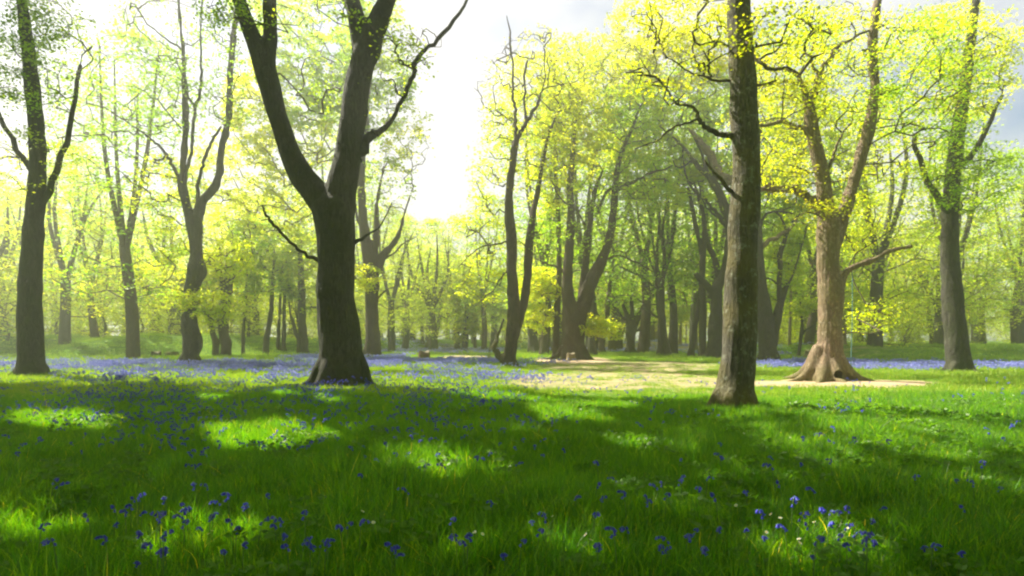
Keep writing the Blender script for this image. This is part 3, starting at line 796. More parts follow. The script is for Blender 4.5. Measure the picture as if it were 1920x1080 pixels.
hero('dark stooping tree with a broken snag arm, just left of the lichened foreground trunk', 46.0,
     trunk=[[(1339, 674, 34), (1339, 655, 27), (1340, 620, 25), (1342, 590, 22), (1344, 565, 20), (1343, 545, 22), (1352, 525, 16), (1360, 500, 14), (1366, 460, 14), (1366, 420, 13), (1362, 390, 12), (1352, 372, 10), (1338, 350, 9), (1325, 320, 8), (1315, 285, 6), (1300, 255, 4)],
            [(1340, 550, 16), (1330, 542, 15), (1320, 530, 14), (1312, 522, 12), (1304, 513, 9)],
            [(1364, 395, 10), (1350, 355, 9), (1340, 340, 9), (1318, 322, 9), (1300, 300, 8), (1283, 278, 6), (1268, 262, 5), (1250, 250, 3)]],
     branches=[[(1358, 420, 9), (1340, 395, 7), (1322, 375, 6), (1305, 362, 5), (1290, 340, 4), (1282, 310, 3.5), (1280, 280, 3)],
               [(1366, 430, 7), (1352, 412, 5), (1330, 395, 4), (1315, 370, 3), (1310, 340, 2)],
               [(1362, 390, 8), (1350, 378, 7), (1342, 345, 6), (1336, 310, 4), (1330, 280, 3)],
               ('bark_tan', [(1372, 345, 18), (1352, 330, 17), (1335, 300, 15), (1318, 275, 13), (1306, 258, 10), (1290, 240, 6)]),
               [(1300, 300, 4), (1272, 315, 3), (1262, 300, 2)],
               [(1245, 345, 4), (1220, 355, 5), (1195, 368, 6), (1180, 372, 5)]],
     crowns=[(1220, 300, 130, 60, 80, 'lime', 4, .3), (1270, 40, 130, 60, 60, 'gold', 3, .5), (1270, 230, 80, 60, 60, 'green', 2, .4), (1200, 250, 70, 70, 50, 'lime', 2, .7), (1310, 330, 60, 50, 36, 'lime', 2, .6), (1150, 130, 90, 65, 80, 'gold', 3, .4), (1270, 110, 100, 60, 90, 'gold', 3, .55), (1330, 180, 50, 60, 30, 'lime', 4, .7), (1230, 370, 50, 26, 20, 'lime', 0, .7)],
     bark='bark_dark', voxel=.07, lump=.03, roots=7, root_len=1.1)

hero('thin upright grey trunk beside the stooping tree, forking high into two poles', 47.0,
     trunk=[[(1317, 671, 20), (1317, 650, 14), (1318, 600, 14), (1317, 560, 13), (1316, 520, 12), (1318, 480, 11), (1321, 440, 9), (1318, 400, 8), (1310, 370, 6), (1302, 345, 4)],
            [(1318, 530, 9), (1316, 480, 8), (1308, 440, 8), (1300, 400, 8), (1294, 370, 7), (1290, 350, 5)],
            [(1330, 560, 10, 1), (1344, 530, 12, 1), (1346, 510, 11, 1), (1338, 480, 11, 1), (1328, 460, 10, 1), (1322, 430, 8, 1), (1325, 400, 6, 1)]],
     crowns=[(1300, 400, 40, 40, 20, 'green', 1, .3), (1310, 300, 40, 50, 24, 'lime', 1, .6)], bark='bark_grey', voxel=.06, lump=.02, roots=5, root_len=.5)

hero('thin dark trunk leaning right, left of the thin upright grey trunk', 48.0,
     trunk=[[(1295, 671, 16), (1298, 650, 11), (1302, 620, 10), (1307, 590, 10), (1311, 560, 9), (1316, 520, 7), (1320, 480, 5), (1325, 430, 3)]],
     crowns=[(1300, 500, 30, 50, 16, 'green', 1, .5)], bark='bark_dark', voxel=.06, lump=.015, roots=4, root_len=.5)

hero('dark double trunk behind the lichened foreground trunk, one stem bending right', 38.0,
     trunk=[[(1440, 683, 38), (1439, 665, 32), (1438, 640, 31), (1436, 610, 28), (1433, 575, 24), (1428, 540, 21), (1424, 500, 19), (1421, 460, 18), (1418, 420, 18), (1416, 380, 16), (1414, 330, 14), (1418, 280, 10), (1430, 220, 6)],
            [(1446, 650, 20), (1453, 615, 18), (1459, 585, 17), (1464, 565, 14), (1470, 550, 10), (1476, 530, 8)],
            [(1462, 570, 11), (1461, 540, 10), (1463, 505, 10), (1462, 480, 10), (1470, 455, 10), (1474, 440, 8), (1484, 420, 6), (1500, 400, 4)]],
     branches=[('bark_tan', [(1424, 470, 10), (1440, 455, 9), (1462, 440, 8), (1482, 428, 7), (1500, 405, 5), (1520, 395, 3)]),
               [(1472, 550, 5), (1485, 520, 4), (1495, 490, 3.5), (1505, 455, 3), (1512, 430, 2)],
               [(1426, 522, 3.5), (1445, 524, 3), (1458, 535, 3), (1470, 555, 2)],
               [(1418, 440, 6), (1428, 418, 5), (1436, 402, 5), (1460, 396, 4), (1490, 402, 2.5)],
               [(1474, 440, 4), (1466, 410, 4), (1452, 395, 3)]],
     crowns=[(1450, 380, 60, 60, 50, 'green', 4, .9), (1560, 300, 90, 120, 80, 'lime', 5, .8), (1475, 480, 35, 60, 36, 'lime', 1, .7), (1450, 290, 60, 70, 44, 'lime', 3, .7), (1500, 430, 40, 30, 18, 'lime', 1, .7), (1480, 200, 60, 70, 40, 'gold', 4, .6), (1440, 560, 24, 30, 8, 'lime', 2, .7)],
     bark='bark_dark', voxel=.06, lump=.02, roots=6, root_len=.6)

hero('slender pale barked tree in the sunlit gap left of the hollow footed oak', 58.0,
     trunk=[[(1480, 666, 9), (1480, 655, 6.5), (1481, 620, 6), (1482, 590, 5.5), (1483, 550, 5), (1484, 500, 4), (1488, 440, 3)]],
     crowns=[(1486, 520, 26, 50, 26, 'lime', 1, .6)], bark='wood_pale', voxel=.05, lump=.01, roots=4, root_len=.4)
hero('small dark forked tree in the sunlit gap left of the hollow footed oak', 50.0,
     trunk=[[(1496, 672, 8), (1499, 655, 6.5), (1502, 630, 7), (1504, 610, 6), (1502, 590, 4), (1500, 560, 2.5)],
            [(1504, 626, 5), (1512, 618, 4), (1522, 612, 3), (1532, 606, 2)]],
     crowns=[(1505, 575, 20, 16, 12, 'lime', 0, .7)], bark='bark_dark', voxel=.05, lump=.01, roots=3, root_len=.3)

# --- trees on the grassy bank at the left
def bank_tree(label, Y, pts, crowns, bark='bark_grey', **k):
    return hero(label, Y, trunk=pts if isinstance(pts[0], list) else [pts], crowns=crowns, bark=bark, voxel=.09, lump=.03, roots=4, root_len=.5, leaf_size=.19, **dict(dict(per=26), **k))
bank_tree('thick grey tree on the bank with an arm raised to the left', 56.0,
          [[(570, 640, 17), (568, 620, 15), (566, 590, 14), (566, 560, 14), (565, 530, 13), (563, 480, 9), (560, 420, 5)],
           [(564, 565, 8), (556, 558, 7), (546, 545, 5), (538, 530, 3)], [(572, 580, 6), (585, 576, 5), (600, 578, 4)]],
          [(560, 480, 60, 45, 90, 'lime'), (540, 410, 70, 50, 70, 'lime'), (590, 570, 20, 40, 22, 'lime')])
bank_tree('curved trunk leaning against the thick grey tree on the bank', 55.5,
          [(560, 636, 8), (555, 625, 7.5), (551, 610, 7), (547, 597, 6), (543, 580, 5), (540, 550, 3)], [(540, 540, 20, 26, 18, 'green')])
bank_tree('leaning trunk alone in the sunlit gap on the bank', 54.0,
          [(499, 637, 12), (503, 620, 10), (506, 600, 9), (509, 580, 9), (510, 560, 8), (512, 520, 6), (515, 470, 4)], [(500, 500, 50, 50, 70, 'lime'), (480, 440, 50, 40, 40, 'green')])
bank_tree('thin straight trunk left one of a close pair on the bank', 57.0,
          [(522, 636, 8), (523, 610, 6.5), (525, 585, 6), (526, 540, 5), (528, 480, 3)], [(525, 520, 24, 40, 26, 'green')])
bank_tree('thin straight trunk right one of a close pair on the bank', 57.0,
          [(532, 636, 9), (533, 610, 8), (533, 585, 7), (534, 540, 6), (536, 480, 3)], [(535, 500, 24, 40, 26, 'lime')])
bank_tree('thin wavering ivy clad trunk half way along the bank', 53.0,
          [(456, 636, 8), (457, 615, 6.5), (459, 590, 7), (461, 565, 6), (462, 540, 5), (462, 500, 4), (465, 450, 3)], [(460, 520, 30, 50, 36, 'green'), (440, 420, 50, 40, 40, 'lime')])
bank_tree('close clump of three grey stems at the near end of the bank', 50.5,
          [[(424, 642, 20), (422, 625, 14), (424, 600, 11), (430, 560, 9), (435, 520, 8), (438, 470, 5)],
           [(420, 642, 14), (418, 610, 11), (421, 560, 9), (424, 520, 7), (426, 470, 4)],
           [(417, 642, 12), (413, 600, 9), (414, 560, 7), (415, 520, 6), (412, 460, 4)]],
          [(420, 500, 50, 40, 60, 'lime'), (400, 600, 30, 20, 20, 'gold'), (440, 570, 30, 30, 20, 'lime')], bark='bark_brown')
bank_tree('slanting stem left of the clump of three grey stems on the bank', 50.0,
          [(405, 642, 13), (398, 620, 9), (393, 600, 7), (388, 580, 5), (383, 550, 4)], [(385, 520, 30, 30, 26, 'lime')], bark='bark_brown')
# --- middle far trees
def far_hero(label, Y, pts, crowns, bark='bark_grey', **k):
    return hero(label, Y, trunk=pts if isinstance(pts[0], list) else [pts], crowns=crowns, bark=bark, voxel=.10, lump=.03, roots=4, root_len=.6, leaf_size=.20, per=26, **k)
far_hero('left hand trunk of three far trunks behind the small stump', 84.0, [(793, 654, 9), (792, 630, 7.5), (790, 600, 6.5), (790, 560, 5), (788, 500, 3)], [(785, 560, 28, 45, 60, 'lime')])
far_hero('leaning right hand trunk of three far trunks behind the small stump', 83.0, [(813, 653, 10), (817, 630, 8.5), (822, 605, 8), (826, 580, 7), (830, 540, 5), (835, 480, 3)], [(835, 520, 36, 50, 80, 'lime')])
far_hero('middle trunk of three far trunks behind the small stump', 82.0, [(802, 654, 11), (805, 635, 9), (808, 610, 8), (810, 580, 6), (812, 520, 4)], [(808, 540, 26, 50, 60, 'green')])
far_hero('leaf veiled stocky trunk between the small stump and the leaning trunk', 71.0, [(871, 659, 15), (872, 645, 12), (873, 620, 12), (874, 600, 10), (876, 570, 6)],
         [(872, 560, 36, 40, 90, 'lime'), (862, 640, 11, 10, 14, 'gold'), (880, 610, 24, 16, 26, 'lime')])
far_hero('slim far trunk just right of the leaf veiled stocky one', 82.0, [(891, 652, 8), (891, 630, 6), (893, 600, 6), (894, 560, 4)], [(900, 545, 32, 45, 70, 'lime')])
far_hero('thick pale far trunk just left of the leaning trunk', 80.0, [(926, 653, 17), (926, 640, 13), (927, 625, 13), (927, 605, 12), (926, 580, 8), (925, 540, 4)], [(925, 540, 34, 40, 70, 'green'), (935, 590, 20, 16, 20, 'lime')])
far_hero('leaning brown far trunk on the low bank right of the grey oak', 92.0, [(754, 637, 8), (756, 620, 7.5), (758, 605, 6.5), (762, 570, 5)], [(755, 560, 30, 36, 60, 'lime')], bark='bark_brown')
far_hero('slim far trunk beside the grey oak at left', 88.0, [(738, 640, 6), (739, 600, 5), (741, 560, 4)], [(735, 560, 22, 30, 40, 'green')])
far_hero('small far trunk among leaves, first right of the V shaped trunk', 74.0, [(1101, 658, 12), (1101, 645, 9), (1102, 625, 8), (1102, 600, 5)], [(1100, 590, 24, 20, 34, 'lime')])
far_hero('small ochre far trunk right of the twin stemmed tree', 78.0, [(1274, 657, 9), (1275, 640, 7), (1276, 620, 6), (1278, 590, 4)], [(1276, 580, 22, 24, 34, 'lime')], bark='bark_tan')
far_hero('short dark far trunk far back left of the twin stemmed tree', 92.0, [(1213, 640, 8), (1213, 625, 7), (1214, 605, 5)], [(1213, 590, 24, 20, 36, 'green')])
far_hero('short dark far trunk far back close to the twin stemmed tree', 90.0, [(1226, 648, 7), (1226, 630, 5), (1226, 605, 4)], [(1228, 590, 20, 20, 26, 'lime')])
far_hero('pale trunk on the leaf littered bank, right of the hollow footed oak', 52.0, [(1586, 667, 12), (1584, 645, 9), (1582, 600, 8), (1580, 550, 7), (1578, 480, 4)], [(1600, 560, 40, 40, 40, 'lime'), (1620, 460, 40, 50, 30, 'lime')], bark='bark_tan')

# --- big crowns outside the picture, mostly added to shade the foreground
hero('broad unseen beech beyond the left edge, its high crown laid out to shade the near grass', 10.5, trunk=[[(-768, 800, 95), (-765, 600, 80), (-760, 300, 70), (-740, 0, 55), (-700, -300, 40), (-640, -560, 22)]],
     crowns=(), bark='bark_dark', voxel=.08, roots=5, root_len=.6, extra_targets=np.vstack([CP[own == 1], CP[own == 3]]))
for x_, nm_ in ((-9.5, 'unseen beech added beside the viewpoint on the left, its crown blocking overhead skylight'), (10.5, 'unseen beech added beside the viewpoint on the right, its crown blocking overhead skylight')):
    c_ = 960 + F * x_ / 2.0  # added tree out of view, holds up the canopy that dims the sky
    hero(nm_, 2.0, trunk=[[(c_, 1461, 400), (c_, 1100, 340), (c_ + 60, -800, 300), (c_ - 40, -3500, 230), (c_ - 80, -6200, 120), (c_, -7600, 60)]], bark='bark_dark', voxel=.07, roots=5, root_len=.6,
         extra_targets=CP2[(CP2[:, 0] < 0) == (x_ < 0)])
hero('beech at the left edge with a straight grey trunk', 24.0, trunk=[[(60, 704, 50), (58, 660, 42), (56, 560, 38), (62, 440, 34), (70, 300, 28), (60, 150, 24), (40, 0, 16), (20, -160, 8)]],
     branches=[[(62, 420, 14), (100, 340, 12), (130, 240, 9), (150, 120, 6)], [(66, 330, 12), (20, 260, 9), (-30, 160, 6)]],
     crowns=[(70, 90, 110, 110, 50, 'green'), (40, 300, 90, 60, 24, 'lime')], bark='bark_grey', voxel=.06, roots=5, root_len=.7, extra_targets=CP[own == 4])
hero('beech at the right edge with a leaning grey trunk', 26.0, trunk=[[(1800, 700, 46), (1796, 660, 38), (1786, 560, 34), (1780, 440, 30), (1790, 300, 26), (1810, 150, 20), (1830, 0, 14), (1840, -120, 8)]],
     branches=[[(1784, 420, 14), (1740, 340, 11), (1710, 250, 8)], [(1786, 330, 12), (1840, 260, 9), (1880, 180, 6)]],
     crowns=[(1800, 110, 120, 110, 80, 'lime'), (1820, 330, 90, 70, 40, 'green')], bark='bark_grey', voxel=.06, roots=5, root_len=.7)

# ------------------------------------------------------------------ wood behind: tree kinds, then copies
def template(kind, h, clear, spreadr, ncl, lf, bark, rtrunk, per=20, lsz=.22, leaders=4):
    tb = Tubes(); P0 = []
    hf = h * .35
    P = catmull(np.array([[0, 0, -.6, rtrunk * 1.45], [0, 0, .3, rtrunk * 1.15], [rng.normal(0, .12), rng.normal(0, .12), hf * .5, rtrunk * .92], [rng.normal(0, .3), rng.normal(0, .3), hf, rtrunk * .8]]), 5)
    tb.add(P[:, :3], P[:, 3], 10, wob=.05)
    skel = [P[P[:, 2] > clear * .8][:, :3]]
    for k in range(leaders):
        a = 2 * math.pi * k / leaders + rng.uniform(-.5, .5)
        d = np.array([math.cos(a), math.sin(a), 0]); s = spreadr * rng.uniform(.25, .55)
        top = P[-1, :3] + d * s + [0, 0, (h - hf) * rng.uniform(.7, .92)]
        mid = P[-1, :3] + d * s * rng.uniform(.5, .9) + [0, 0, (h - hf) * .4] + rng.normal(0, .3, 3)
        L = catmull(np.array([[*P[-2, :3], rtrunk * .5], [*mid, rtrunk * .32], [*top, .04]]), 6)
        tb.add(L[:, :3], L[:, 3], 7, wob=.04); skel.append(L[:, :3])
    skel = np.vstack(skel)
    T = []
    while len(T) < ncl:
        z = rng.uniform(clear, h)
        f = (z - clear) / (h - clear)
        rmax = spreadr * (np.sin(np.pi * min(1, .28 + .72 * f)) ** .6 + .05)
        a = rng.uniform(0, 6.283); r = rmax * math.sqrt(rng.uniform(.05, 1)) * (1 + .22 * math.sin(3 * a + kind) + .15 * math.sin(5 * a + 2 * z))
        if sinnoise(np.array(r * math.cos(a)), np.array(z), .5, kind) < -.35 and rng.uniform() < .7:
            continue
        T.append([r * math.cos(a), r * math.sin(a), z])
    T = np.array(T)
    tw = colonise(skel, T, step=1.2)
    V, Q, rn = leaves(T, rng.poisson(per, len(T)), .85, lsz, mask=False)
    return (tb.mesh('trunk', M[bark]), tw.mesh('twigs', M['twig']), mesh_np('crown', V, Q, M[lf], False, rn))

KINDS = [template(0, 17, 2.6, 5.2, 330, 'lime', 'bark_grey', .42),
         template(1, 19, 3.5, 4.6, 300, 'green', 'bark_brown', .34),
         template(2, 15, 1.8, 5.5, 330, 'lime', 'bark_dark', .55, leaders=5),
         template(3, 20, 5.0, 4.2, 260, 'green', 'bark_grey', .30, leaders=3),
         template(4, 16, 2.2, 5.2, 320, 'gold', 'bark_brown', .45),
         template(5, 7.5, .5, 3.2, 170, 'lime', 'bark_grey', .12, lsz=.2, leaders=5)]
DESC = ['bright leafy oak', 'green leafed beech', 'broad low branched tree', 'tall slim beech', 'golden leafed oak', 'bushy young tree']
TMESH = {}
def wood_tree(k, x, y, s, label, group, rz=None, tilt=0.0):
    z = gz(x, y)
    root = thing('tree' if k != 5 else 'young_tree', label, 'tree', (x, y, z - .05), group)
    root.scale = (s * random.uniform(.9, 1.12), s * random.uniform(.9, 1.12), s)
    root.rotation_euler = (random.gauss(0, .03), tilt + random.gauss(0, .03), random.uniform(0, 6.28) if rz is None else rz)
    for nm, me in zip(('trunk', 'twigs', 'crown'), KINDS[k]):
        link(nm, me, root, kind=None if nm == 'trunk' else 'stuff')
    return root

def clear_of(x, y, d=2.2):
    return all((x - a) ** 2 + (y - b) ** 2 > (r + d) ** 2 for a, b, r in TREE_FOOT)

placed = []
WOOD = []
def scatter(n, y0, y1, pxa, pxb, kinds, smin, smax, dmin, where, tries=4000):
    got = 0
    for _ in range(tries):
        if got >= n:
            break
        y = random.uniform(y0, y1); px = random.uniform(pxa, pxb)
        x = (px - 960) / F * y
        if any((x - a) ** 2 + (y - b) ** 2 < dmin * dmin for a, b in placed) or not clear_of(x, y, 2.5):
            continue
        k = random.choice(kinds); s = random.uniform(smin, smax)
        h = [17, 19, 15, 20, 16, 7.5][k] * s
        top = HZ - F * (h - EYE + gz(x, y)) / y
        w = 4.5 * s * F / y
        lim = 395 if 770 - w * .5 < px < 880 + w * .5 else (300 if 700 - w * .3 < px < 930 + w * .3 else -999)
        if top < lim:
            continue
        placed.append((x, y)); got += 1
        WOOD.append((k, px, where, wood_tree(k, x, y, s, DESC[k] + ' ' + where, 'trees ' + where)))

for k_, px_, y_, s_ in [(0, 760, 74, 1.0), (2, 812, 70, 1.05), (0, 858, 73, 1.0), (1, 908, 70, 1.0), (0, 735, 64, .95), (1, 1020, 56, 1.35), (3, 1110, 54, 1.4), (1, 1205, 58, 1.45), (3, 1262, 55, 1.35), (1, 1345, 60, 1.4), (3, 1408, 50, 1.3), (1, 1515, 60, 1.35), (0, 1640, 48, 1.25), (1, 1150, 68, 1.5), (3, 1300, 70, 1.5), (1, 250, 44, 1.3), (1, 620, 68, 1.4)]:
    x_ = (px_ - 960) / F * y_
    WOOD.append((k_, px_, 'among the tall trees', wood_tree(k_, x_, y_, s_, DESC[k_] + ' among the tall trees', 'trees among the tall trees')))
    placed.append((x_, y_))
for k_, x_, y_, s_ in [(1, -9, -9, 1.2), (3, 3, -13, 1.1), (0, 14, -7, 1.2), (1, -22, -4, 1.2), (0, -2, -26, 1.2), (1, 22, 4, 1.1), (3, 26, -14, 1.2), (0, -20, -20, 1.2), (1, 12, -24, 1.2), (2, -34, 6, 1.2), (2, 36, 8, 1.2), (0, -38, -14, 1.2)]:
    wood_tree(k_, x_, y_, s_, DESC[k_] + ' in the wood behind the camera', 'trees behind the camera')
# right hand grove behind, left wood, centre wood, outer edges
scatter(19, 62, 86, 985, 1640, [0, 1, 2, 3], .95, 1.2, 6.5, 'in the wood behind the right hand grove')
scatter(24, 84, 112, 960, 1700, [0, 1, 2, 3, 4], 1.0, 1.3, 5.5, 'far back behind the right hand grove')
scatter(4, 64, 76, 250, 690, [0, 2, 4], .9, 1.15, 8, 'rising behind the grassy left bank')
scatter(18, 78, 108, 230, 740, [0, 1, 2, 3, 4], 1.0, 1.3, 7, 'deep in the hazy wood behind the left bank')
scatter(20, 88, 125, 690, 1010, [0, 1, 2], .75, 1.05, 7, 'in the low far wood under the white sky')
scatter(14, 118, 150, 200, 1750, [1, 3, 0], 1.1, 1.4, 8, 'along the farthest edge of the wood')
scatter(6, 46, 70, -60, 230, [0, 1, 2], .9, 1.2, 6, 'at the left end of the wood')
scatter(9, 75, 110, -60, 240, [0, 1, 2], 1.0, 1.3, 7, 'far back at the left end of the wood')
scatter(9, 46, 75, 1660, 1990, [0, 1, 2, 4], .8, 1.15, 6, 'at the right end of the wood')
scatter(9, 78, 115, 1620, 1990, [0, 1, 2, 4], .9, 1.2, 7, 'far back at the right end of the wood')
scatter(26, 60, 100, 250, 700, [5], .8, 1.2, 3.5, 'in the undergrowth behind the left bank')
scatter(30, 90, 118, 690, 1600, [5], .8, 1.4, 3.5, 'in the undergrowth of the far wood')
scatter(14, 56, 90, 1480, 1950, [5], .7, 1.1, 3.5, 'in the undergrowth at right')
scatter(12, 54, 90, -60, 260, [5], .8, 1.2, 3.5, 'in the undergrowth at left')

ORD = 'first second third fourth fifth sixth seventh eighth ninth tenth eleventh twelfth thirteenth fourteenth fifteenth sixteenth seventeenth eighteenth nineteenth twentieth'.split()
ORD += ['twenty-' + q for q in ORD[:9]] + ['thirtieth'] + ['thirty-' + q for q in ORD[:9]] + ['fortieth'] + ['forty-' + q for q in ORD[:9]]
seen_ = {}
for k, px, where, o in sorted(WOOD, key=lambda t: t[1]):
    seen_.setdefault((k, where), []).append(o)
for (k, where), os_ in seen_.items():
    for i, o in enumerate(os_):
        o['label'] = ('only ' + DESC[k] + ' ' + where) if len(os_) == 1 else (ORD[i] + ' ' + DESC[k] + ' from left, ' + where)

# ------------------------------------------------------------------ small things
def lathe_stump(name, label, px, Y, w, h, m, cat='stump', jag=.12, group=None):
    b = W(px, 640, Y); g = gz(b[0], b[1]); b[2] = g
    root = thing(name, label, cat, b, group)
    n = 16; a = np.linspace(0, 2 * np.pi, n, endpoint=False)
    prof = [(-.25, 1.5), (0, 1.35), (.12, 1.12), (.45, 1.0), (.85, .95), (1.0, .88)]
    lob = 1 + .12 * np.sin(3 * a + px) + .07 * np.sin(5 * a)
    V = []
    for z, r in prof:
        zz = z * h + (jag * h * np.sin(2 * a + px * .3) if z > .9 else 0)
        fl = lob if z > .3 else 1 + (lob - 1) * 2
        V.append(np.stack([np.cos(a) * r * w / 2 * fl, np.sin(a) * r * w / 2 * fl, np.zeros(n) + zz], 1))
    V = np.vstack(V); k = len(prof)
    i = np.arange(k - 1)[:, None] * n; j = np.arange(n)[None]; j2 = (j + 1) % n
    Q = np.stack([i + j, i + j2, i + n + j2, i + n + j], -1).reshape(-1, 4)
    link('stump_side', mesh_np('stump_side', V, Q, M[m], True), root)
    top = np.vstack([V[-n:] * [.99, .99, 1], [[0, 0, V[-n:, 2].mean()]]])
    T = np.stack([np.arange(n), (np.arange(n) + 1) % n, np.full(n, n)], -1)
    link('cut_top', mesh_np('cut_top', top, np.zeros((0, 4)), M['wood_pale' if m != 'bark_black' else m], False, None, T), root)
    return root
TREE_FOOT.append(((796 - 960) / F * 40.5, 39.9, 1.1))
lathe_stump('tree_stump', 'low reddish tree stump alone among bluebells between the grey oak and the leaning trunk', 796, 40.5, .80, .66, 'stump')
lathe_stump('tree_stump', 'cut stump on the roots of the V shaped trunk', 1070, 40.9, .62, .50, 'bark_tan')
lathe_stump('tree_stump', 'rounded dark stump at the far left below the bank, nearer of two', 293, 46.0, .75, .5, 'bark_brown')
lathe_stump('tree_stump', 'wide low dark stump left of the swollen grey trunk, farther of two', 322, 49.0, 1.0, .42, 'bark_brown')
lathe_stump('tree_stump', 'pale broken stump left of the hollow footed oak', 1518, 50.0, .7, .4, 'wood_pale')

def simple_tube(name, label, cat, pts, m, sides=8, wob=.06):
    base = np.array(pts[0][:3]); tb = Tubes()
    C4 = catmull(np.array(pts), 4); tb.add(C4[:, :3], C4[:, 3], sides, wob=wob)
    o = link(name, tb.mesh(name, M[m], base), loc=base)
    return tag(o, label, cat)
def on(px, Y, z, r):
    x = (px - 960) / F * Y
    return (x, Y, gz(x, Y) + z, r)
simple_tube('wooden_post', 'short dark weathered post at the edge of the far bluebells', 'post', [on(773, 84, -.2, .42), on(773, 84, .5, .40), on(774, 84, 1.0, .38), on(774, 84, 1.35, .26), on(774, 84, 1.6, .2)], 'bark_black')
simple_tube('fallen_log', 'pale fallen log lying at the far side of the bluebells by the leaning trunk', 'log', [on(912, 80, .15, .2), on(920, 80, .2, .22), on(930, 79.5, .2, .2), on(938, 79, .15, .15)], 'wood_pale')
simple_tube('fallen_log', 'long grey fallen log behind the three far trunks', 'log', [on(826, 85, .15, .2), on(838, 85, .2, .24), on(850, 85.5, .2, .2), on(860, 86, .12, .12)], 'bark_grey')
simple_tube('fallen_branch', 'thin fallen branch on the bank by the clump of three stems', 'branch', [on(418, 48, .06, .06), on(428, 48.3, .12, .07), on(437, 48.5, .06, .05)], 'wood_pale')

# dead stalks by the leaning trunk
root = thing('dead_sapling', 'bush of dry pinkish dead stalks left of the leaning trunk', 'sapling', W(916, 684, 37.5) * [1, 1, 0])
for k in range(11):
    a = rng.uniform(0, 6.28); L = rng.uniform(.4, 1.2); d = np.array([math.cos(a), math.sin(a), 0]) * rng.uniform(.1, .5)
    tb = Tubes(); P = catmull(np.array([[0, 0, -.05], d * .5 * L + [0, 0, L * .5], d * L + rng.normal(0, .06, 3) + [0, 0, L]]), 3)
    tb.add(P, np.linspace(.016, .006, len(P)), 4)
    for q in range(3):
        s = P[2 + q]; e = s + rng.normal(0, .12, 3) + [0, 0, .14]
        tb.add(np.array([s, (s + e) / 2 + rng.normal(0, .02, 3), e]), [.007, .006, .004], 4)
    link('stalk', tb.mesh('stalk', M['wood_pale']), root)

# rope swing
top = W(1598, 503, 21.7); bot = W(1595, 690, 21.7)
root = thing('rope_swing', 'thin teal rope swing with wooden handle hanging from a bent pale limb', 'swing', bot)
tb = Tubes(); P = np.linspace(top, bot + [0, 0, .05], 9) - bot; P[:, 0] += .03 * np.sin(np.linspace(0, 3.1, 9)); tb.add(P, np.full(9, .012), 6)
link('rope', tb.mesh('rope', M['rope']), root)
tb = Tubes(); tb.add(np.array([[0, 0, .0], [.01, 0, -.10], [-.01, 0, -.25], [0, 0, -.32]]), [.045, .06, .06, .05], 10)
link('handle', tb.mesh('handle', M['wood_pale']), root)
tb = Tubes(); tb.add(np.array([[0, 0, .12], [0.005, 0, .06], [0, 0, .0]]), [.025, .045, .03], 8)
link('knot', tb.mesh('knot', M['rope']), root)

# ------------------------------------------------------------------ grass and flowers
def blade_mesh(name, n, rad, hmin, hmax, w, m, lean=.35, segs=3):
    a = rng.uniform(0, 6.283, n); r = rad * np.sqrt(rng.uniform(0, 1, n))
    x, y = r * np.cos(a), r * np.sin(a)
    h = rng.uniform(hmin, hmax, n); fa = rng.uniform(0, 6.283, n)
    ld = rng.uniform(0, 6.283, n); ln = np.abs(rng.normal(0, lean, n)) * h
    ww = w * rng.uniform(.6, 1.3, n)
    V = []
    for s in range(segs + 1):
        t = s / segs
        cx = x + np.cos(ld) * ln * t ** 2; cy_ = y + np.sin(ld) * ln * t ** 2; cz = h * (t - .12 * t * t)
        hw = ww * (1 - t ** 1.6) * .5 + .0004
        V.append(np.stack([np.stack([cx - np.cos(fa) * hw, cy_ - np.sin(fa) * hw, cz], 1), np.stack([cx + np.cos(fa) * hw, cy_ + np.sin(fa) * hw, cz], 1)], 1))
    V = np.stack(V, 1).reshape(-1, 3)          # n, segs+1, 2
    b = np.arange(n)[:, None] * (2 * segs + 2); q = np.arange(segs)[None] * 2
    Q = np.stack([b + q, b + q + 1, b + q + 3, b + q + 2], -1).reshape(-1, 4)
    rn = np.repeat(rng.uniform(0, 1, n), 2 * segs + 2)
    return mesh_np(name, V, Q, m, True, rn)

def bell_geo(tb_v, tb_q, tb_r, base, d, L, r):
    """one nodding bell: a flared six sided tube; appended to the lists"""
    n = 6; a = np.linspace(0, 2 * np.pi, n, endpoint=False)
    d = d / np.linalg.norm(d)
    u = np.cross(d, [0.3, .9, .2]); u /= np.linalg.norm(u); v = np.cross(d, u)
    off = sum(len(q) for q in tb_v)
    rn = rng.uniform(0, 1)
    rings = [(0, .35), (.35, .8), (.8, .75), (1.0, 1.35)]
    for t, k in rings:
        kk = k * (1 + (.25 * np.cos(3 * a) if t == 1.0 else 0))
        tb_v.append(base + d * L * t + (np.cos(a)[:, None] * u + np.sin(a)[:, None] * v) * (r * kk)[:, None] if hasattr(kk, 'shape') else base + d * L * t + (np.cos(a)[:, None] * u + np.sin(a)[:, None] * v) * r * kk)
    j = np.arange(n); j2 = (j + 1) % n
    for s in range(3):
        tb_q.append(np.stack([off + s * n + j, off + s * n + j2, off + (s + 1) * n + j2, off + (s + 1) * n + j], -1))
    tb_r.append(np.full(4 * n, rn))

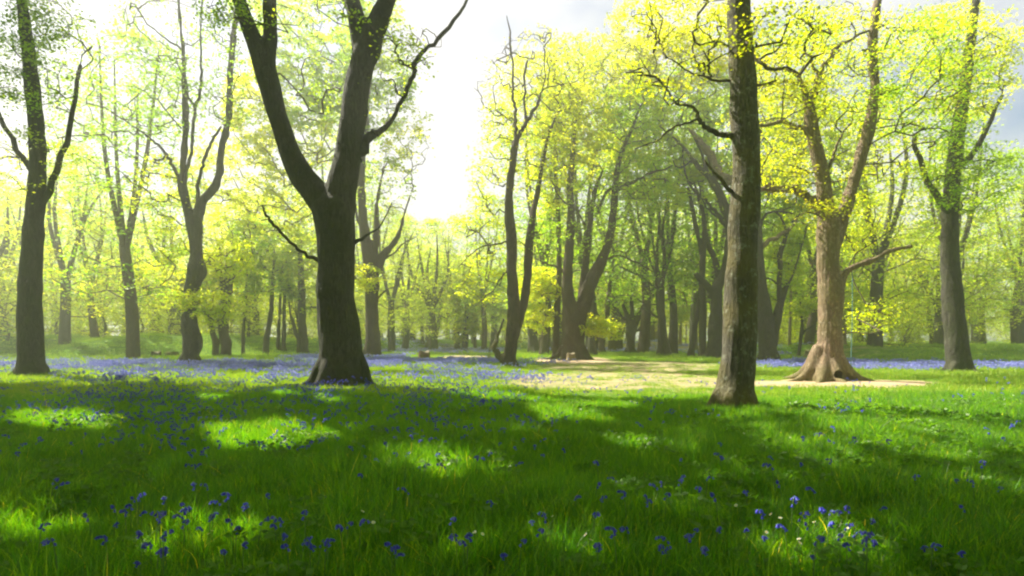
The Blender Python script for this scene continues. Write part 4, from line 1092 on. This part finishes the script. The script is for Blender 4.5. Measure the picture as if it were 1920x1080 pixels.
def bluebell_stem(rr, h):
    a = rr.uniform(0, 6.283)
    lean = np.array([math.cos(a), math.sin(a), 0]) * h * rr.uniform(.12, .3)
    P = catmull(np.array([[0, 0, 0], lean * .25 + [0, 0, h * .6], lean * .7 + [0, 0, h * .95], lean * 1.35 + [0, 0, h * .97]]), 3)
    return P
def bluebell_parts(rr, h, nb=7, sz=1.0):
    P = bluebell_stem(rr, h)
    tb = Tubes(); tb.add(P, np.linspace(.004, .002, len(P)), 4)
    bells = []
    for k in range(nb):
        t = .55 + .45 * k / (nb - 1); q = t * (len(P) - 1); i = min(int(q), len(P) - 2)
        p = P[i] * (1 - q + i) + P[i + 1] * (q - i)
        a = rr.uniform(0, 6.283)
        bells.append((p + np.array([math.cos(a), math.sin(a), 0]) * .008, np.array([math.cos(a) * .6, math.sin(a) * .6, -1.0]) , .019 * sz * rr.uniform(.85, 1.15), .0075 * sz))
    return tb, bells

def clump_mesh(name, nstem, rad, hmin, hmax, sz, nb):
    """a patch of bluebells as one mesh for the dense carpet"""
    v, q, r = [], [], []
    for _ in range(nstem):
        a = rng.uniform(0, 6.283); rr_ = rad * math.sqrt(rng.uniform())
        o = np.array([rr_ * math.cos(a), rr_ * math.sin(a), 0])
        _, bells = bluebell_parts(rng, rng.uniform(hmin, hmax), nb, sz)
        for b, d, L, rd in bells:
            bell_geo(v, q, r, b + o, d, L, rd)
    return mesh_np(name, np.vstack(v), np.vstack(q), M['petal_sunlit' if sz > 1.5 else 'petal'], True, np.concatenate(r))

def source(name, me):
    return bpy.data.objects.new(name, me)      # never linked: only an ingredient for the scattered turf

def scattered(name, label, pts, scl, var, sources, tilt=.12):
    """geometry-node scatter of ground cover: one object"""
    n = len(pts)
    me = bpy.data.meshes.new(name)
    me.vertices.add(n); me.vertices.foreach_set('co', np.asarray(pts, np.float32).ravel())
    rot = np.stack([rng.normal(0, tilt, n), rng.normal(0, tilt, n), rng.uniform(0, 6.283, n)], 1).astype(np.float32)
    a = me.attributes.new('rot', 'FLOAT_VECTOR', 'POINT'); a.data.foreach_set('vector', rot.ravel())
    a = me.attributes.new('scl', 'FLOAT', 'POINT'); a.data.foreach_set('value', np.asarray(scl, np.float32))
    a = me.attributes.new('var', 'INT', 'POINT'); a.data.foreach_set('value', np.asarray(var, np.int32))
    me.update()
    ng = bpy.data.node_groups.new(name + '_scatter', 'GeometryNodeTree')
    ng.interface.new_socket('Geometry', in_out='INPUT', socket_type='NodeSocketGeometry')
    ng.interface.new_socket('Geometry', in_out='OUTPUT', socket_type='NodeSocketGeometry')
    gi = ng.nodes.new('NodeGroupInput'); go_ = ng.nodes.new('NodeGroupOutput')
    jn = ng.nodes.new('GeometryNodeJoinGeometry')
    def attr(nm, ty):
        q = ng.nodes.new('GeometryNodeInputNamedAttribute'); q.data_type = ty; q.inputs['Name'].default_value = nm
        return [o for o in q.outputs if o.enabled][0]
    ar, as_, av = attr('rot', 'FLOAT_VECTOR'), attr('scl', 'FLOAT'), attr('var', 'INT')
    for k, s in enumerate(sources):
        cmp_ = ng.nodes.new('FunctionNodeCompare'); cmp_.data_type = 'INT'; cmp_.operation = 'EQUAL'
        ins = [i for i in cmp_.inputs if i.enabled]
        ng.links.new(av, ins[0]); ins[1].default_value = k
        oi = ng.nodes.new('GeometryNodeObjectInfo'); oi.inputs['Object'].default_value = s; oi.transform_space = 'ORIGINAL'
        ip = ng.nodes.new('GeometryNodeInstanceOnPoints')
        ng.links.new(gi.outputs[0], ip.inputs['Points']); ng.links.new(cmp_.outputs[0], ip.inputs['Selection'])
        ng.links.new(oi.outputs['Geometry'], ip.inputs['Instance'])
        ng.links.new(ar, ip.inputs['Rotation']); ng.links.new(as_, ip.inputs['Scale'])
        ng.links.new(ip.outputs[0], jn.inputs[0])
    ng.links.new(jn.outputs[0], go_.inputs[0])
    o = link(name, me, kind='stuff', label=label)
    md = o.modifiers.new('scatter', 'NODES'); md.node_group = ng
    return o

def sample(n, y0, y1, power=1.0, margin=1.06):
    """points on the ground wedge seen by the camera, uniform per square metre when power = 1"""
    u = rng.uniform(0, 1, n)
    y = np.sqrt(y0 * y0 + u * (y1 * y1 - y0 * y0)) if power == 1 else y0 + (y1 - y0) * u ** power
    x = rng.uniform(-1, 1, n) * (y * .93 * margin + 1.0)
    return x, y
def away(x, y, f=1.35):
    k = np.ones(len(x), bool)
    for a, b, r in TREE_FOOT:
        k &= (x - a) ** 2 + (y - b) ** 2 > (r * f) ** 2
    return k

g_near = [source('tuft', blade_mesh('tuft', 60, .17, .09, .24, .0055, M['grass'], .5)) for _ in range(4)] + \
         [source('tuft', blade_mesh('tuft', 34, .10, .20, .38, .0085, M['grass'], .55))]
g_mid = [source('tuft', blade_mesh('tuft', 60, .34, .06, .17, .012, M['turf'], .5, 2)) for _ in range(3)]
g_far = [source('tuft', blade_mesh('tuft', 60, .8, .05, .16, .03, M['turf'], .5, 1)) for _ in range(2)]

def grow_grass(name, label, n, y0, y1, src, smin, smax, rare=None):
    x, y = sample(n, y0, y1)
    w = worn_sunlit(x, y)
    k = away(x, y, .6) & (rng.uniform(0, 1, n) > np.clip(w * 1.25 + .25 * sinnoise(x, y, 1.3) * (w > .15), 0, .97))
    x, y, w = x[k], y[k], w[k]
    hs = np.clip(1 + .35 * sinnoise(x, y, .8, 5), .5, 1.5)
    s = rng.uniform(smin, smax, len(x)) * hs * (1 - .6 * np.clip(w, 0, 1))
    var = rng.integers(0, len(src), len(x))
    if rare is not None:
        var = np.where(rng.uniform(0, 1, len(x)) < rare, len(src) - 1, rng.integers(0, len(src) - 1, len(x)))
    return scattered(name, label, np.stack([x, y, ground(x, y) - .01], 1), s, var, src)
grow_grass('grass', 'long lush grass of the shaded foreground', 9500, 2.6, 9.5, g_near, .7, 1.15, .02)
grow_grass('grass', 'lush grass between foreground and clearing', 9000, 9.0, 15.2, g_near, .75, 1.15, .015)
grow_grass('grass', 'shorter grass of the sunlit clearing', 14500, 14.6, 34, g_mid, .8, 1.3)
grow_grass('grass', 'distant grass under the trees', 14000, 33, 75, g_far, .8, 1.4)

# low broad leaves of wildflowers among the grass
def fern_mesh():
    A = np.array([[rng.normal(0, .07), rng.normal(0, .07), rng.uniform(.04, .10)] for _ in range(14)])
    V, Q, rn = leaves(A, 4, .04, .05, mask=False)
    return mesh_np('herb', V, Q, M['fern'], False, rn)
x, y = sample(700, 3.2, 14)
scattered('low_herbs', 'small round leaved herbs among the foreground grass', np.stack([x, y, ground(x, y) + .04], 1), rng.uniform(.7, 1.5, len(x)), rng.integers(0, 2, len(x)), [source('herb', fern_mesh()) for _ in range(2)])

# bluebell carpet
def carpet_density(x, y):
    px = 960 + F * x / y; py = HZ + F * EYE / y
    d = np.zeros_like(px)
    for cx, cyy, rx, ry, s in [(420, 690, 330, 8, .8), (810, 682, 165, 6, 1.2), (150, 692, 220, 12, .6), (800, 660, 150, 4, .8), (600, 674, 70, 6, .8), (720, 672, 50, 6, .5), (1000, 684, 70, 5, .4),
                               (1580, 688, 170, 8, .9), (1440, 688, 70, 5, .8), (1760, 692, 180, 9, .7), (1150, 657, 130, 4, 1.0), (850, 656, 110, 4, .9), (1250, 658, 80, 4, .6), (1400, 664, 120, 4, .5),
                               (500, 715, 380, 24, .32), (840, 712, 240, 18, .22), (560, 750, 420, 30, .30), (330, 790, 260, 40, .25), (800, 775, 200, 30, .22), (640, 698, 330, 10, .30)]:
        q = ((px - cx) / rx) ** 2 + ((py - cyy) / ry) ** 2
        d = np.maximum(d, s * np.clip(1.5 - q, 0, 1))
    d = d * np.clip(.75 + .8 * sinnoise(x, y, .55, 9), .1, 1.3)
    return d
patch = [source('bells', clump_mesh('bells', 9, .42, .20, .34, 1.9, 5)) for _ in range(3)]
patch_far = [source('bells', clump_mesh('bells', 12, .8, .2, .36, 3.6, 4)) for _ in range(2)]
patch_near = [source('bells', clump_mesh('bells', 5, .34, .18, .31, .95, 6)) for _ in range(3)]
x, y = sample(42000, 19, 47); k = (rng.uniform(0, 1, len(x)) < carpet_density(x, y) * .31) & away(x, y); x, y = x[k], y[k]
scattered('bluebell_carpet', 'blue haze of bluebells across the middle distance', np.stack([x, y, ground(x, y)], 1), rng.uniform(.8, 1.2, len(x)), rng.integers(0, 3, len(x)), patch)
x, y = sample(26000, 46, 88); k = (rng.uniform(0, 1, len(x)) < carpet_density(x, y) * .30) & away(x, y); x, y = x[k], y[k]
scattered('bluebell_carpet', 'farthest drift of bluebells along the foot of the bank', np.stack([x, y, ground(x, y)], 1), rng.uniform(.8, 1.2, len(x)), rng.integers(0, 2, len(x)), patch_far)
x, y = sample(5200, 6.5, 19.5)
px = 960 + F * x / y
d = np.clip(carpet_density(x, y) * 1.5 + .20, 0, 1) * np.clip(.6 + .9 * sinnoise(x, y, .9, 2), .05, 1) * np.interp(px, [0, 900, 1150, 1500, 1900], [1, .9, .35, .15, .15])
k = (rng.uniform(0, 1, len(x)) < d) & away(x, y); x, y = x[k], y[k]
scattered('bluebell_carpet', 'scattered bluebells in the shade before the forked beech', np.stack([x, y, ground(x, y)], 1), rng.uniform(.85, 1.2, len(x)), rng.integers(0, 3, len(x)), patch_near)

# single bluebells in front, each a plant with stem and bells
protos = []
for k in range(6):
    h = rng.uniform(.24, .36); tb, bells = bluebell_parts(rng, h, int(rng.integers(5, 9)), 1.15)
    lv = blade_mesh('leaf', 5, .02, .14, .24, .010, M['grass'], .6, 3)
    bm_ = []
    for b, d, L, rd in bells:
        v, q, r = [], [], []
        bell_geo(v, q, r, b, d, L, rd); bm_.append(mesh_np('bell', np.vstack(v), np.vstack(q), M['petal'], True, np.concatenate(r)))
    protos.append((tb.mesh('stem', M['stem']), lv, bm_))
spots = []
for cx, cyy, sx, sy, n in [(360, 968, 50, 14, 20), (320, 1030, 45, 30, 12), (440, 1000, 50, 25, 14), (660, 1045, 40, 20, 6), (600, 1068, 20, 8, 4), (800, 1000, 130, 50, 14),
                           (1020, 1030, 110, 35, 16), (1120, 1000, 60, 30, 10), (1270, 945, 30, 15, 8), (1500, 1030, 80, 25, 22), (1545, 990, 25, 10, 8), (1450, 960, 60, 30, 8), (1600, 1060, 40, 18, 9),
                           (790, 865, 35, 12, 12), (700, 860, 20, 8, 5), (970, 845, 30, 16, 8), (1150, 1060, 60, 15, 8), (430, 1055, 60, 14, 8), (1380, 860, 60, 20, 8), (130, 1000, 90, 50, 14), (1780, 980, 90, 50, 14)]:
    for _ in range(max(2, int(n * .8))):
        spots.append((random.gauss(cx, sx * 1.9), random.gauss(cyy, sy * 1.6), cx))
def zone(px, py):
    row = 'at the very front' if py > 1015 else ('a little way into the foreground' if py > 930 else 'in the shaded middle of the foreground')
    col = ['outside the left edge', 'at the far left', 'left of centre', 'in the centre', 'right of centre', 'at the far right', 'outside the right edge'][int(np.searchsorted([287, 520, 780, 1080, 1370, 1633], px))]
    return 'single bluebell in grass %s, %s' % (row, col)
for px, py, _ in spots:
    py = min(max(py, 800), 1078); Y = F * EYE / (py + 22 - HZ); x = (px - 960) / F * Y
    st, lv, bl = random.choice(protos)
    z = zone(px, py)
    root = thing('bluebell', z, 'flower', (x, Y, gz(x, Y)), 'bluebells ' + z.split(' in grass ')[1])
    root.rotation_euler = (0, 0, random.uniform(0, 6.28)); s = random.uniform(.72, 1.08); root.scale = (s, s, s)
    link('stem', st, root); link('leaf', lv, root)
    for b in bl:
        link('bell', b, root)

def number_flowers(objs, what):
    zs = {}
    for o in objs:
        zs.setdefault(o['label'].split(' in grass ')[1], []).append(o)
    for z_, os_ in zs.items():
        os_.sort(key=lambda o: o.location.x / o.location.y)
        for i, o in enumerate(os_):
            o['label'] = '%s %s from left, %s' % (ORD[i], what, z_) if len(os_) > 1 else 'only %s %s' % (what, z_)
number_flowers([o for o in bpy.data.objects if o.name.split('.')[0] == 'bluebell'], 'bluebell')

# white daisies
def petals():
    n = 10; V = []; Q = []
    for k in range(n):
        a = 2 * math.pi * k / n; c, s = math.cos(a), math.sin(a)
        def p(r, w, z): return [r * c - w * s, r * s + w * c, z]
        V += [p(.004, -.002, 0), p(.014, -.0035, .002), p(.014, .0035, .002), p(.004, .002, 0)]
        Q.append([4 * k, 4 * k + 1, 4 * k + 2, 4 * k + 3])
    return mesh_np('petals', np.array(V), np.array(Q), M['white_petal'], False, rng.uniform(0, 1, 4 * n))
pm = petals()
tb = Tubes(); tb.add(np.array([[0, 0, -.001], [0, 0, .003], [0, 0, .005]]), [.0055, .005, .002], 8); ym = tb.mesh('disc', M['yellow'])
tb = Tubes(); tb.add(np.array([[0, 0, -.22], [.006, 0, -.1], [0, 0, 0]]), [.0015, .0014, .0012], 4); sm = tb.mesh('stem', M['stem'])
for px, py in [(890, 1032), (905, 1036), (1036, 997), (1098, 1034), (1108, 1044), (1437, 1019), (1498, 1032), (1527, 998), (1463, 990), (1445, 983), (1500, 1040), (392, 1024), (398, 1018), (1380, 966), (1255, 944), (1395, 812), (1482, 820), (700, 1010), (1590, 1010), (680, 985)]:
    Y = F * EYE / (py + 30 - HZ); x = (px - 960) / F * Y
    z = zone(px, py).replace('single bluebell', 'small white daisy')
    root = thing('daisy', z, 'flower', (x, Y, gz(x, Y) + .20), 'daisies ' + z.split(' in grass ')[1])
    root.rotation_euler = (random.gauss(.5, .2), random.gauss(0, .3), random.uniform(0, 6)); root.scale = (.95, .95, .95)
    link('petals', pm, root); link('disc', ym, root); link('stem', sm, root)

number_flowers([o for o in bpy.data.objects if o.name.split('.')[0] == 'daisy'], 'white daisy')

# ------------------------------------------------------------------ haze
def haze():
    m, t = mat('haze_air')
    v = N(t, 'ShaderNodeVolumePrincipled')
    v.inputs['Color'].default_value = (.97, .98, .93, 1)
    v.inputs['Density'].default_value = HAZE
    v.inputs['Anisotropy'].default_value = .78
    out = N(t, 'ShaderNodeOutputMaterial'); t.links.new(v.outputs[0], out.inputs['Volume'])
    x0, x1, y0, y1, z0, z1 = -310, 310, -70, 350, -2, 32
    V = [(a, b, c) for a in (x0, x1) for b in (y0, y1) for c in (z0, z1)]
    Q = [(0, 1, 3, 2), (4, 6, 7, 5), (0, 4, 5, 1), (2, 3, 7, 6), (0, 2, 6, 4), (1, 5, 7, 3)]
    o = link('haze', mesh_np('haze', V, Q, m), kind='stuff')
    o['label'] = 'pale spring haze filling the wood'
HAZE = .0030
haze()
print('TRIS', sum(sum(len(p.vertices) - 2 for p in me.polygons) if len(me.polygons) < 50 else len(me.loops) - 2 * len(me.polygons) for me in bpy.data.meshes), 'objects', len(bpy.data.objects))
